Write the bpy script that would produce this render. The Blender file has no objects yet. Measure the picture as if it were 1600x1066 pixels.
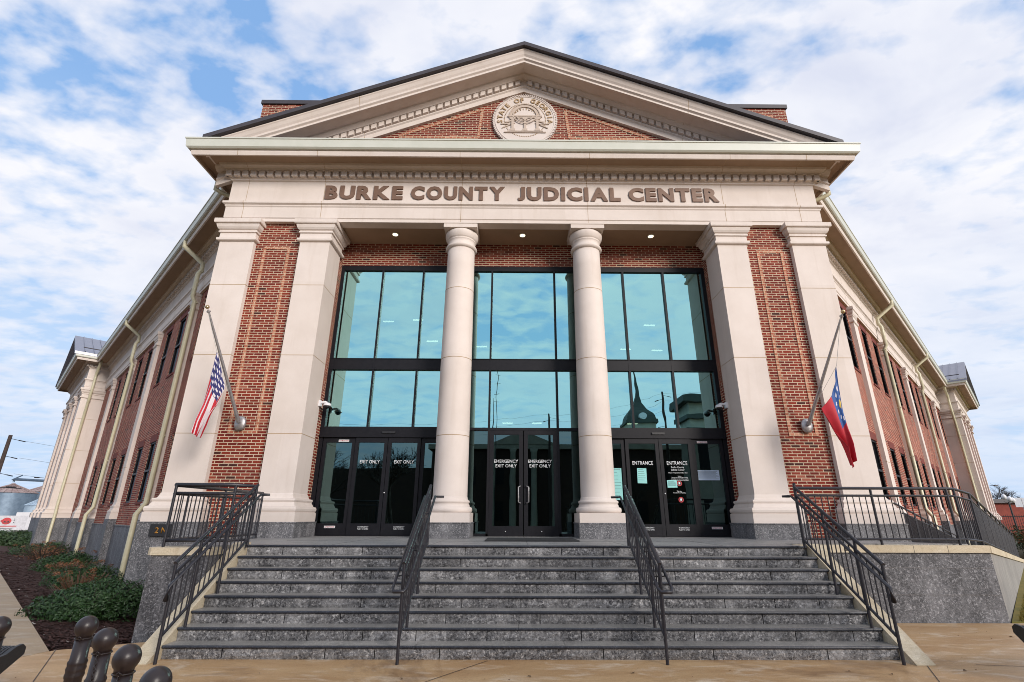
import bpy, bmesh, math, random
from mathutils import Vector, Matrix
random.seed(7)
sc = bpy.context.scene
PI = math.pi; Q = math.sqrt(.5)
# ---------------------------------------------------------------- camera
CAM = Vector((-0.2478, 0.0, 1.650))
cd = bpy.data.cameras.new('camera'); cam = bpy.data.objects.new('camera', cd); sc.collection.objects.link(cam)
F = Vector((0.007222, 0.942385, 0.334452)); R = Vector((0.99997, -0.0086, 0.0029)); 
F.normalize(); R = (R - F * R.dot(F)).normalized(); U = R.cross(F)
cam.matrix_world = Matrix(((R.x, U.x, -F.x, CAM.x), (R.y, U.y, -F.y, CAM.y), (R.z, U.z, -F.z, CAM.z), (0, 0, 0, 1)))
cd.sensor_width = 36; cd.sensor_fit = 'HORIZONTAL'; cd.lens = 776.125 / 1600 * 36
cd.shift_x = -8.98 / 1600; cd.shift_y = -0.0001
sc.render.engine = 'CYCLES'; sc.cycles.filter_width = .95; sc.cycles.caustics_reflective = False; sc.cycles.caustics_refractive = False; sc.cycles.transparent_max_bounces = 12
cd.clip_start = .05; cd.clip_end = 3000
sc.camera = cam
sc.view_settings.view_transform = 'Standard'; sc.view_settings.look = 'None'
sc.view_settings.gamma = 1; sc.view_settings.exposure = 0.18; sc.view_settings.use_curve_mapping = False
# ---------------------------------------------------------------- sky
SUN_EL = math.radians(19); SUN_AZ = math.radians(142)   # azimuth measured from +Y (into the picture) towards +X
w = bpy.data.worlds.new('World'); sc.world = w; w.use_nodes = True
nt = w.node_tree; nt.nodes.clear(); N = nt.nodes.new; L = nt.links.new
def vmath(nt, op, a, b=None, val=None):
    n = nt.nodes.new('ShaderNodeVectorMath'); n.operation = op
    nt.links.new(a, n.inputs[0])
    if b is not None: nt.links.new(b, n.inputs[1])
    if val is not None: n.inputs[1].default_value = val
    return n
def fmath(nt, op, a, b=None, clamp=False):
    n = nt.nodes.new('ShaderNodeMath'); n.operation = op; n.use_clamp = clamp
    if isinstance(a, (int, float)): n.inputs[0].default_value = a
    else: nt.links.new(a, n.inputs[0])
    if b is not None:
        if isinstance(b, (int, float)): n.inputs[1].default_value = b
        else: nt.links.new(b, n.inputs[1])
    return n.outputs[0]
def ramp(nt, fac, stops, interp='LINEAR'):
    n = nt.nodes.new('ShaderNodeValToRGB'); n.color_ramp.interpolation = interp
    e = n.color_ramp.elements
    while len(e) < len(stops): e.new(.5)
    for i, (p, c) in enumerate(stops):
        e[i].position = p; e[i].color = (*c, 1) if not isinstance(c, (int, float)) else (c, c, c, 1)
    nt.links.new(fac, n.inputs[0]); return n.outputs[0]
out = N('ShaderNodeOutputWorld'); sky = N('ShaderNodeTexSky'); sky.sky_type = 'NISHITA'; sky.sun_disc = False
sky.sun_elevation = SUN_EL; sky.sun_rotation = SUN_AZ; sky.air_density = 1.0; sky.dust_density = .6; sky.ozone_density = 1.5
bgA = N('ShaderNodeBackground'); bgA.inputs[1].default_value = .15; L(sky.outputs[0], bgA.inputs[0])
tc = N('ShaderNodeTexCoord'); sep = N('ShaderNodeSeparateXYZ'); L(tc.outputs['Generated'], sep.inputs[0])
zz = fmath(nt, 'MAXIMUM', sep.outputs[2], .0); zz2 = fmath(nt, 'ADD', zz, .16)
px = fmath(nt, 'DIVIDE', sep.outputs[0], zz2); py = fmath(nt, 'DIVIDE', sep.outputs[1], zz2)
comb = N('ShaderNodeCombineXYZ'); L(px, comb.inputs[0]); L(py, comb.inputs[1])
def noise(nt, vec, scale, detail=6, rough=.55, dist=0, lac=2.0):
    n = nt.nodes.new('ShaderNodeTexNoise'); n.inputs['Scale'].default_value = scale; n.inputs['Detail'].default_value = detail
    n.inputs['Roughness'].default_value = rough; n.inputs['Distortion'].default_value = dist; n.inputs['Lacunarity'].default_value = lac
    nt.links.new(vec, n.inputs['Vector']); return n.outputs[0]
mp = N('ShaderNodeMapping'); mp.inputs['Location'].default_value = (3.1, 1.7, 0); mp.inputs['Rotation'].default_value = (0, 0, .5); mp.inputs['Scale'].default_value = (1.0, 1.35, 1)
L(comb.outputs[0], mp.inputs[0])
n1 = noise(nt, mp.outputs[0], 8.5, 7, .50, .1); n2 = noise(nt, mp.outputs[0], 1.1, 4, .5, .3)
cf = fmath(nt, 'ADD', fmath(nt, 'MULTIPLY', n1, .48), fmath(nt, 'MULTIPLY', n2, .62))
# more cloud towards the right of the picture and overhead
cf = fmath(nt, 'ADD', cf, fmath(nt, 'MULTIPLY', px, .018))
fac = ramp(nt, cf, [(.44, 0.04), (.51, .60), (.585, 1.0)])
fac = fmath(nt, 'MULTIPLY', fac, ramp(nt, zz, [(.02, .25), (.16, .62), (.42, 1.0)]))
n3 = noise(nt, mp.outputs[0], 2.0, 5, .6, .3)
ccol = ramp(nt, n3, [(.30, (.68, .715, .84)), (.46, (.80, .82, .90)), (.66, (.90, .90, .94))])
bgB = N('ShaderNodeBackground'); bgB.inputs[1].default_value = .96; L(ccol, bgB.inputs[0])
# pale blue air low down
bgC = N('ShaderNodeBackground'); bgC.inputs[0].default_value = (.26, .52, .97, 1); bgC.inputs[1].default_value = .88
mA = N('ShaderNodeMixShader'); mA.inputs[0].default_value = .72; L(bgA.outputs[0], mA.inputs[1]); L(bgC.outputs[0], mA.inputs[2])
bgD = N('ShaderNodeBackground'); bgD.inputs[0].default_value = (.60, .765, 1.0, 1); bgD.inputs[1].default_value = .86
hz = ramp(nt, zz, [(.0, 1.0), (.20, .85), (.62, .0)])
mD = N('ShaderNodeMixShader'); L(hz, mD.inputs[0]); L(mA.outputs[0], mD.inputs[1]); L(bgD.outputs[0], mD.inputs[2])
mS = N('ShaderNodeMixShader'); L(fac, mS.inputs[0]); L(mD.outputs[0], mS.inputs[1]); L(bgB.outputs[0], mS.inputs[2])
L(mS.outputs[0], out.inputs[0])
sd = bpy.data.lights.new('sun', 'SUN'); sd.energy = 3.3; sd.angle = math.radians(20); sd.color = (1, .92, .845)
sun = bpy.data.objects.new('sun', sd); sc.collection.objects.link(sun)
dv = Vector((math.sin(SUN_AZ) * math.cos(SUN_EL), math.cos(SUN_AZ) * math.cos(SUN_EL), math.sin(SUN_EL)))
sun.rotation_euler = dv.to_track_quat('Z', 'Y').to_euler()
# ---------------------------------------------------------------- materials
def mat(name):
    m = bpy.data.materials.new(name); m.use_nodes = True; t = m.node_tree
    b = t.nodes['Principled BSDF']; return m, t, b
def bump(t, b, h, strength=.3, dist=.01):
    n = t.nodes.new('ShaderNodeBump'); n.inputs['Strength'].default_value = strength; n.inputs['Distance'].default_value = dist
    t.links.new(h, n.inputs['Height']); t.links.new(n.outputs[0], b.inputs['Normal'])
def coords(t, kind='Object'):
    n = t.nodes.new('ShaderNodeTexCoord'); return n.outputs[kind]
def mixc(t, fac, a, b):
    n = t.nodes.new('ShaderNodeMix'); n.data_type = 'RGBA'
    if isinstance(fac, (int, float)): n.inputs[0].default_value = fac
    else: t.links.new(fac, n.inputs[0])
    for i, c in ((6, a), (7, b)):
        if isinstance(c, tuple): n.inputs[i].default_value = (*c, 1)
        else: t.links.new(c, n.inputs[i])
    return n.outputs[2]
def simple(name, c1, c2=None, rough=.6, scale=6, metal=0, spec=.5, bmp=0, bscale=60, det=5, lo=.35, hi=.65):
    m, t, b = mat(name); co = coords(t)
    if c2 is None: c2 = tuple(x * .8 for x in c1)
    f = ramp(t, noise(t, co, scale, det, .6), [(lo, 0.0), (hi, 1.0)])
    t.links.new(mixc(t, f, c1, c2), b.inputs['Base Color'])
    b.inputs['Roughness'].default_value = rough; b.inputs['Metallic'].default_value = metal; b.inputs['Specular IOR Level'].default_value = spec
    if bmp: bump(t, b, noise(t, co, bscale, 4, .6), bmp, .01)
    return m
def brick_mat(name, pal, mortar, orient=(0, 0), rot=0, bw=.213, rh=.0677, ms=.0085):
    m, t, b = mat(name)
    uv = t.nodes.new('ShaderNodeUVMap').outputs[0]
    mpn = t.nodes.new('ShaderNodeMapping'); t.links.new(uv, mpn.inputs[0]); mpn.inputs['Rotation'].default_value = (0, 0, rot)
    br = t.nodes.new('ShaderNodeTexBrick'); t.links.new(mpn.outputs[0], br.inputs['Vector'])
    br.inputs['Color1'].default_value = (0, 0, 0, 1); br.inputs['Color2'].default_value = (1, 1, 1, 1); br.inputs['Mortar'].default_value = (.5, .5, .5, 1)
    br.inputs['Scale'].default_value = 1; br.inputs['Brick Width'].default_value = bw; br.inputs['Row Height'].default_value = rh
    br.inputs['Mortar Size'].default_value = ms; br.inputs['Mortar Smooth'].default_value = .12; br.inputs['Bias'].default_value = 0
    st = [(p, c) for p, c in pal]
    bc = ramp(t, br.outputs['Color'], st, 'CONSTANT')
    nn = noise(t, uv, 30, 5, .65)
    bc2 = mixc(t, fmath(t, 'MULTIPLY', ramp(t, nn, [(.45, 0.0), (.75, 1.0)]), .16), bc, (.34, .14, .09))
    big = ramp(t, noise(t, uv, .7, 4, .6), [(.3, .82), (.7, 1.08)])
    mc = mixc(t, ramp(t, noise(t, uv, 9, 4, .6), [(.3, 0.0), (.7, 1.0)]), mortar, tuple(x * .72 for x in mortar))
    col = mixc(t, br.outputs['Fac'], bc2, mc)
    mul = t.nodes.new('ShaderNodeMix'); mul.data_type = 'RGBA'; mul.blend_type = 'MULTIPLY'; mul.inputs[0].default_value = 1
    t.links.new(col, mul.inputs[6]); t.links.new(big, mul.inputs[7]); t.links.new(mul.outputs[2], b.inputs['Base Color'])
    b.inputs['Roughness'].default_value = .85; b.inputs['Specular IOR Level'].default_value = .25
    h = fmath(t, 'SUBTRACT', fmath(t, 'MULTIPLY', nn, .25), br.outputs['Fac'])
    bump(t, b, h, .55, .006)
    return m
PAL = [(0, (.045, .014, .013)), (.035, (.165, .020, .012)), (.30, (.125, .014, .010)), (.48, (.205, .027, .015)), (.66, (.145, .018, .014)), (.80, (.22, .040, .026)), (.91, (.30, .100, .075)), (.95, (.20, .028, .016))]
M_brick = brick_mat('brick', [(p, (c[0] * 1.0, c[1] * .92, c[2] * .8)) for p, c in PAL], (.64, .51, .37), ms=.0086)
M_brickw = brick_mat('wing_brick', [(p, (c[0] * 1.30, c[1] * 1.45, c[2] * 1.4)) for p, c in PAL], (.56, .39, .29), ms=.0090)
M_border = brick_mat('border_brick', [(0, (.36, .12, .07)), (.4, (.46, .19, .12)), (.7, (.38, .11, .07)), (.85, (.50, .25, .17))], (.66, .52, .36), bw=.105)
def cellnoise(t, co, sc, amt, loc=(0, 0, .12)):
    mpn = t.nodes.new('ShaderNodeMapping'); t.links.new(co, mpn.inputs[0]); mpn.inputs['Scale'].default_value = sc; mpn.inputs['Location'].default_value = loc
    fl = vmath(t, 'FLOOR', mpn.outputs[0]); wn = t.nodes.new('ShaderNodeTexWhiteNoise'); t.links.new(fl.outputs[0], wn.inputs['Vector'])
    return fmath(t, 'MULTIPLY', wn.outputs['Value'], amt)
def stone_mat():
    m, t, b = mat('cast_stone'); co = coords(t)
    f = ramp(t, noise(t, co, 1.3, 6, .6), [(.30, 0.0), (.72, 1.0)])
    c = mixc(t, f, (.715, .640, .592), (.630, .555, .505))
    f2 = ramp(t, noise(t, co, 90, 3, .6), [(.35, 0.0), (.7, 1.0)])
    c = mixc(t, fmath(t, 'MULTIPLY', f2, .12), c, (.40, .33, .27))
    mpn = t.nodes.new('ShaderNodeMapping'); t.links.new(co, mpn.inputs[0]); mpn.inputs['Scale'].default_value = (3, 3, .25)
    f3 = ramp(t, noise(t, mpn.outputs[0], 1.6, 5, .6), [(.55, 0.0), (.8, 1.0)])
    c = mixc(t, fmath(t, 'MULTIPLY', f3, .30), c, (.42, .33, .25))
    c = mixc(t, cellnoise(t, co, (.9, .9, 1 / 1.88), .18), c, (.50, .42, .35))
    t.links.new(c, b.inputs['Base Color']); b.inputs['Roughness'].default_value = .82; b.inputs['Specular IOR Level'].default_value = .3
    bump(t, b, noise(t, co, 120, 3, .6), .12, .004); return m
M_stone = stone_mat()
M_joint = simple('joint_sealant', (.42, .30, .18), (.36, .25, .14), .8)
M_soffit = simple('soffit_shade', (.34, .235, .16), (.30, .21, .14), .8, 2)  # browner than the stone: shade of the undersides put into the colour
def granite_mat(name, dark, mid, light, sc_=1.0, stain=.35, bmp=.35, rough=.62, bs=45, cell=None):
    m, t, b = mat(name); co = coords(t)
    v = noise(t, co, 46 * sc_, 3, .8); f = ramp(t, v, [(.40, 0.0), (.60, 1.0)])
    c = mixc(t, f, dark, mid)
    v2 = noise(t, co, 30 * sc_, 4, .85); c = mixc(t, ramp(t, v2, [(.53, 0.0), (.64, .95)]), c, light)
    mpn = t.nodes.new('ShaderNodeMapping'); t.links.new(co, mpn.inputs[0]); mpn.inputs['Scale'].default_value = (1.6, 1.6, .7)
    s = ramp(t, noise(t, mpn.outputs[0], 1.7, 7, .65, .6), [(.45, 0.0), (.75, 1.0)])
    c = mixc(t, fmath(t, 'MULTIPLY', s, stain), c, tuple(min(1, x * 1.25) for x in light))
    s2 = ramp(t, noise(t, co, 2.6, 6, .65, .3), [(.5, 0.0), (.75, 1.0)])
    c = mixc(t, fmath(t, 'MULTIPLY', s2, .5), c, tuple(x * .7 for x in dark))
    if cell: c = mixc(t, cellnoise(t, co, cell, .42), c, tuple(x * .5 for x in dark))
    t.links.new(c, b.inputs['Base Color']); b.inputs['Roughness'].default_value = rough; b.inputs['Specular IOR Level'].default_value = .45
    hh = fmath(t, 'ADD', noise(t, co, bs, 5, .7), fmath(t, 'MULTIPLY', noise(t, co, 8, 4, .6), 1.2))
    bump(t, b, hh, bmp, .02); return m
M_gran = granite_mat('flamed_granite', (.040, .041, .046), (.150, .150, .160), (.40, .39, .40))
M_granw = granite_mat('wall_granite', (.030, .031, .036), (.115, .115, .125), (.33, .33, .35), .8, .32, .45)
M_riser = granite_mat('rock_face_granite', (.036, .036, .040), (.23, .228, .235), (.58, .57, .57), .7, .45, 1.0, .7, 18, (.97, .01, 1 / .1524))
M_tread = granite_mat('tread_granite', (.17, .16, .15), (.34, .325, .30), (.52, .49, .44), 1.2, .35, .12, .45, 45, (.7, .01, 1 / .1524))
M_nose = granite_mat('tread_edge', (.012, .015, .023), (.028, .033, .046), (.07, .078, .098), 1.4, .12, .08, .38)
M_land = granite_mat('landing_granite', (.15, .15, .15), (.30, .295, .29), (.42, .40, .38), .9, .3, .12, .55)
def concrete_mat(name, a, b_, c_, dark, jointed=False, rough=.6):
    m, t, b = mat(name); co = coords(t)
    mpn = t.nodes.new('ShaderNodeMapping'); t.links.new(co, mpn.inputs[0]); mpn.inputs['Scale'].default_value = (.55, 1.6, 1); mpn.inputs['Rotation'].default_value = (0, 0, .12)
    f = ramp(t, noise(t, mpn.outputs[0], .9, 8, .68, .7), [(.36, 0.0), (.5, .45), (.64, 1.0)])
    c = mixc(t, f, a, b_)
    f2 = ramp(t, noise(t, mpn.outputs[0], 2.3, 8, .7, 1.0), [(.52, 0.0), (.72, 1.0)])
    c = mixc(t, f2, c, c_)
    f3 = ramp(t, noise(t, co, .45, 6, .7, 1.4), [(.56, 0.0), (.70, .7)])
    c = mixc(t, f3, c, dark)
    f4 = ramp(t, noise(t, co, 60, 3, .7), [(.4, 0.0), (.75, .30)])
    c = mixc(t, f4, c, tuple(x * .5 for x in dark))
    f5 = ramp(t, noise(t, co, 170, 2, .8), [(.60, 0.0), (.68, .55)]); c = mixc(t, f5, c, tuple(x * .35 for x in dark))
    f6 = ramp(t, noise(t, co, 120, 2, .8), [(.62, 0.0), (.70, .5)]); c = mixc(t, f6, c, tuple(min(1, x * 1.25) for x in c_))
    f7 = ramp(t, noise(t, mpn.outputs[0], 5.5, 9, .78, 2.0), [(.52, 0.0), (.64, .32)]); c = mixc(t, f7, c, dark)
    t.links.new(c, b.inputs['Base Color'])
    t.links.new(ramp(t, f3, [(0, rough), (1, rough * .55)]), b.inputs['Roughness'])
    bump(t, b, noise(t, co, 70, 5, .7), .15, .006); return m
M_plaza = concrete_mat('stained_concrete', (.56, .37, .19), (.42, .245, .11), (.74, .62, .47), (.19, .095, .040), rough=.42)
M_walk = concrete_mat('walk_concrete', (.40, .30, .19), (.33, .25, .165), (.50, .44, .36), (.22, .16, .10))
M_cap = concrete_mat('cap_concrete', (.60, .52, .38), (.50, .42, .29), (.66, .60, .48), (.30, .22, .12), rough=.8)
M_sidec = concrete_mat('wall_concrete', (.30, .29, .27), (.24, .23, .22), (.38, .36, .33), (.14, .13, .12), rough=.8)
M_rail = simple('rail_paint', (.022, .021, .028), (.016, .015, .020), .42, 30, 0, .5)
M_black = simple('black_metal', (.012, .012, .014), (.020, .020, .022), .45, 40)
M_bronze = simple('bollard_bronze', (.026, .017, .017), (.018, .012, .012), .36, 12, .0, .5, .06, 90)
M_frame = simple('dark_frame', (.006, .006, .009), (.009, .009, .012), .5, 9, 0, .25)
M_gutter = simple('gutter_paint', (.56, .565, .50), (.52, .53, .46), .42, 3)
M_ds = simple('downspout_paint', (.56, .52, .36), (.50, .46, .31), .40, 5)
M_roofd = simple('roof_edge', (.038, .033, .040), (.046, .040, .048), .5, 8)
M_roofm = simple('standing_seam_metal', (.24, .24, .29), (.20, .20, .25), .35, 3, .5)
M_letter = simple('bronze_letter', (.185, .110, .075), (.15, .088, .060), .5, 6, .1)
M_silver = simple('silver_metal', (.42, .40, .40), (.32, .31, .32), .38, 12, .7)
M_gold = simple('gold_ball', (.62, .46, .26), (.5, .36, .18), .25, 12, .9)
M_white = simple('white_plastic', (.72, .72, .74), (.66, .66, .69), .35, 8)
M_rope = simple('rope', (.55, .55, .52), None, .8)
M_interior = simple('interior_dark', (.030, .032, .034), (.045, .042, .04), .8, 2)
M_intfloor = simple('interior_floor', (.07, .065, .06), (.05, .045, .04), .3, 2)
M_mat = simple('rubber_mat', (.014, .014, .016), (.02, .02, .022), .8, 50, bmp=.4)
def emis(name, col, s):
    m, t, b = mat(name); b.inputs['Base Color'].default_value = (*col, 1); b.inputs['Emission Color'].default_value = (*col, 1); b.inputs['Emission Strength'].default_value = s; return m
M_lamp = emis('lamp_lit', (1, .90, .66), 1.6); M_tube = emis('tube_lit', (.95, 1, .95), 5.0)
def glass_mat(name, tint, trans, fac, warp=.012):
    m = bpy.data.materials.new(name); m.use_nodes = True; t = m.node_tree; t.nodes.clear()
    o = t.nodes.new('ShaderNodeOutputMaterial'); g = t.nodes.new('ShaderNodeBsdfGlossy'); tr = t.nodes.new('ShaderNodeBsdfTransparent')
    g.inputs['Color'].default_value = (*tint, 1); g.inputs['Roughness'].default_value = 0.0; tr.inputs[0].default_value = (*trans, 1)
    mx = t.nodes.new('ShaderNodeMixShader'); mx.inputs[0].default_value = fac
    t.links.new(tr.outputs[0], mx.inputs[1]); t.links.new(g.outputs[0], mx.inputs[2]); t.links.new(mx.outputs[0], o.inputs[0])
    co = coords(t); bn = t.nodes.new('ShaderNodeBump'); bn.inputs['Strength'].default_value = warp; bn.inputs['Distance'].default_value = .25
    t.links.new(noise(t, co, .9, 2, .5), bn.inputs['Height']); t.links.new(bn.outputs[0], g.inputs['Normal'])
    return m
M_glass = glass_mat('teal_mirror_glass', (.43, .80, .80), (.30, .42, .30), .84)
M_glassd = glass_mat('door_glass', (.20, .33, .33), (.22, .26, .24), .50, .004)
M_glassw = glass_mat('window_glass', (.30, .36, .42), (.12, .13, .15), .22, .01)
M_blind = simple('window_blind', (.62, .62, .60), (.56, .56, .55), .7, 3)
M_paper = simple('paper', (.30, .66, .64), (.27, .60, .58), .7, 3)
M_paperw = simple('paper_white', (.50, .60, .74), (.46, .56, .70), .7, 3)
M_txt = simple('white_vinyl', (.78, .80, .82), None, .5)
M_ink = simple('ink', (.03, .05, .06), None, .7)
M_red = simple('red_vinyl', (.55, .02, .03), None, .5)
M_mulch = simple('mulch', (.060, .020, .014), (.024, .009, .008), .95, 24, bmp=1.0, bscale=40)
M_grass = simple('lawn_grass', (.13, .115, .018), (.20, .15, .025), .9, 2.5)
M_earth = simple('far_ground', (.085, .085, .045), (.12, .105, .06), .95, .15)
M_asph = simple('asphalt', (.055, .055, .058), (.045, .045, .048), .85, 3, bmp=.2, bscale=80)
M_bark = simple('bark', (.055, .042, .035), (.035, .028, .024), .9, 10, bmp=.5, bscale=30)
M_wood = simple('pole_wood', (.060, .040, .034), (.038, .026, .022), .9, 6)
def leaf_mat(name, a, b_, c_):
    m, t, b = mat(name)
    oi = t.nodes.new('ShaderNodeUVMap').outputs[0]
    f = noise(t, coords(t), 9, 3, .6); c = mixc(t, ramp(t, f, [(.35, 0.0), (.65, 1.0)]), a, b_)
    f2 = noise(t, coords(t), 60, 2, .6); c = mixc(t, ramp(t, f2, [(.55, 0.0), (.7, .8)]), c, c_)
    t.links.new(c, b.inputs['Base Color']); b.inputs['Roughness'].default_value = .5; b.inputs['Specular IOR Level'].default_value = .4
    b.inputs['Subsurface Weight'].default_value = 0
    return m
M_leaf = leaf_mat('shrub_leaf', (.012, .036, .010), (.022, .058, .014), (.045, .095, .024))
M_leafb = leaf_mat('dead_bloom', (.13, .052, .022), (.18, .08, .035), (.09, .035, .015))
M_twig = leaf_mat('dry_twig', (.11, .055, .032), (.075, .038, .024), (.15, .08, .04))
M_hedge = leaf_mat('hedge_leaf', (.020, .045, .014), (.032, .062, .018), (.05, .08, .03))
# ---------------------------------------------------------------- mesh builder
class MB:
    def __init__(s): s.v = []; s.f = []; s.m = []; s.sm = []
    def add(s, vs, fs, mi=0, smooth=False):
        b = len(s.v); s.v += [tuple(v) for v in vs]
        for f in fs: s.f.append([b + i for i in f]); s.m.append(mi); s.sm.append(smooth)
        return s
    def box(s, x0, x1, y0, y1, z0, z1, mi=0):
        if x0 > x1: x0, x1 = x1, x0
        if y0 > y1: y0, y1 = y1, y0
        if z0 > z1: z0, z1 = z1, z0
        s.add([(x0, y0, z0), (x1, y0, z0), (x1, y1, z0), (x0, y1, z0), (x0, y0, z1), (x1, y0, z1), (x1, y1, z1), (x0, y1, z1)],
              [(0, 3, 2, 1), (4, 5, 6, 7), (0, 1, 5, 4), (1, 2, 6, 5), (2, 3, 7, 6), (3, 0, 4, 7)], mi); return s
    def prism(s, poly, z0, z1, mi=0, axis='z'):
        n = len(poly); A = sum(poly[i][0] * poly[(i + 1) % n][1] - poly[(i + 1) % n][0] * poly[i][1] for i in range(n))
        if axis == 'y': A = -A
        if A < 0: poly = poly[::-1]
        mk = (lambda p, h: (p[0], p[1], h)) if axis == 'z' else ((lambda p, h: (p[0], h, p[1])) if axis == 'y' else (lambda p, h: (h, p[0], p[1])))
        vs = [mk(p, z0) for p in poly] + [mk(p, z1) for p in poly]
        fs = [tuple(range(n))[::-1], tuple(range(n, 2 * n))] + [(i, (i + 1) % n, n + (i + 1) % n, n + i) for i in range(n)]
        s.add(vs, fs, mi); return s
    def tube(s, pts, r, n=8, mi=0, caps=True, rs=None):
        pts = [Vector(p) for p in pts]; k = len(pts); rings = []
        up = None
        for i, p in enumerate(pts):
            d = (pts[min(i + 1, k - 1)] - pts[max(i - 1, 0)]).normalized()
            if up is None: up = Vector((0, 0, 1)) if abs(d.z) < .9 else Vector((1, 0, 0))
            a = d.cross(up).normalized(); b = a.cross(d).normalized(); up = b
            rr = rs[i] if rs else r
            if 0 < i < k - 1:
                c = (pts[i + 1] - p).normalized().dot((p - pts[i - 1]).normalized()); rr = rr / max(.6, math.sqrt(max(0, (1 + c) / 2)))
            rings.append([p + (a * math.cos(2 * PI * j / n) + b * math.sin(2 * PI * j / n)) * rr for j in range(n)])
        vs = [v for rg in rings for v in rg]
        fs = [(i * n + j, i * n + (j + 1) % n, (i + 1) * n + (j + 1) % n, (i + 1) * n + j) for i in range(k - 1) for j in range(n)]
        s.add(vs, fs, mi, True)
        if caps: s.add(rings[0], [tuple(range(n))[::-1]], mi); s.add(rings[-1], [tuple(range(n))], mi)
        return s
    def lathe(s, prof, cx=0, cy=0, n=32, mi=0, smooth=True, sq=False):
        if sq:
            n = 4; rings = [[(cx - r, cy - r, z), (cx + r, cy - r, z), (cx + r, cy + r, z), (cx - r, cy + r, z)] for r, z in prof]; smooth = False
        else: rings = [[(cx + r * math.cos(2 * PI * j / n), cy + r * math.sin(2 * PI * j / n), z) for j in range(n)] for r, z in prof]
        vs = [v for rg in rings for v in rg]
        fs = [(i * n + j, i * n + (j + 1) % n, (i + 1) * n + (j + 1) % n, (i + 1) * n + j) for i in range(len(prof) - 1) for j in range(n)]
        fs += [tuple(range(n))[::-1], tuple(range((len(prof) - 1) * n, len(prof) * n))]
        s.add(vs, fs, mi, smooth); return s
    def rect_profile(s, x0, x1, y0, y1, prof, mi=0):
        """moulding rings round a rectangular pier: prof = (offset, z)"""
        rings = [[(x0 - o, y0 - o, z), (x1 + o, y0 - o, z), (x1 + o, y1 + o, z), (x0 - o, y1 + o, z)] for o, z in prof]
        vs = [v for r in rings for v in r]; k = len(prof)
        fs = [(i * 4 + j, i * 4 + (j + 1) % 4, (i + 1) * 4 + (j + 1) % 4, (i + 1) * 4 + j) for i in range(k - 1) for j in range(4)]
        fs += [(3, 2, 1, 0), tuple((k - 1) * 4 + j for j in range(4))]
        s.add(vs, fs, mi); return s
    def sweep(s, path, prof, mi=0, z0=0, alt=None):
        """horizontal path, outward = right of travel; prof = (o, z)"""
        n = len(path); dirs = [(Vector(path[i + 1]) - Vector(path[i])).normalized() for i in range(n - 1)]
        nor = [Vector((d.y, -d.x)) for d in dirs]; vs = []
        for i in range(n):
            if i == 0: m = nor[0]
            elif i == n - 1: m = nor[-1]
            else:
                m = (nor[i - 1] + nor[i]).normalized(); m = m / m.dot(nor[i])
            for o, z in prof: vs.append((path[i][0] + m.x * o, path[i][1] + m.y * o, z + z0))
        k = len(prof)
        fs = [(i * k + j, (i + 1) * k + j, (i + 1) * k + j + 1, i * k + j + 1) for i in range(n - 1) for j in range(k - 1)]
        s.add(vs, fs, mi)
        if alt:
            for q in range(len(fs)):
                if q % (k - 1) in alt: s.m[-len(fs) + q] = 1
        return s
    def build(s, name, mats, parent=None, loc=(0, 0, 0), rotz=0):
        me = bpy.data.meshes.new(name); me.from_pydata(s.v, [], s.f)
        if not isinstance(mats, (list, tuple)): mats = [mats]
        for m in mats: me.materials.append(m)
        for p, mi, sm in zip(me.polygons, s.m, s.sm): p.material_index = mi; p.use_smooth = sm
        uvl = me.uv_layers.new(name='UVMap').data; V = me.vertices
        for p in me.polygons:
            a, b, c = (abs(x) for x in p.normal)
            for li in p.loop_indices:
                co = V[me.loops[li].vertex_index].co
                uvl[li].uv = (co.y, co.z) if (a >= b and a >= c) else ((co.x, co.z) if b >= c else (co.x, co.y))
        o = bpy.data.objects.new(name, me); sc.collection.objects.link(o); o.location = loc; o.rotation_euler = (0, 0, rotz)
        if parent is not None: o.parent = parent
        return o
def tag(o, label=None, cat=None, group=None, kind=None):
    for k, v in (('label', label), ('category', cat), ('group', group), ('kind', kind)):
        if v: o[k] = v
    return o
def empty(name, loc=(0, 0, 0), rotz=0, **k):
    o = bpy.data.objects.new(name, None); sc.collection.objects.link(o); o.location = loc; o.rotation_euler = (0, 0, rotz); return tag(o, **k)
def copy_tree(o, parent=None):
    c = o.copy(); sc.collection.objects.link(c)
    if parent is not None: c.parent = parent
    for ch in list(o.children): copy_tree(ch, c)
    return c
def text_mesh(body, size=1, extrude=0, offset=0, align='CENTER', sx=1):
    cu = bpy.data.curves.new('t', 'FONT'); cu.body = body; cu.size = size; cu.extrude = extrude; cu.offset = offset; cu.align_x = align; cu.resolution_u = 3
    cu.space_line = 1.0
    ob = bpy.data.objects.new('t', cu); sc.collection.objects.link(ob)
    dg = bpy.context.evaluated_depsgraph_get(); me = bpy.data.meshes.new_from_object(ob.evaluated_get(dg)); bpy.data.objects.remove(ob)
    return me
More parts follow.
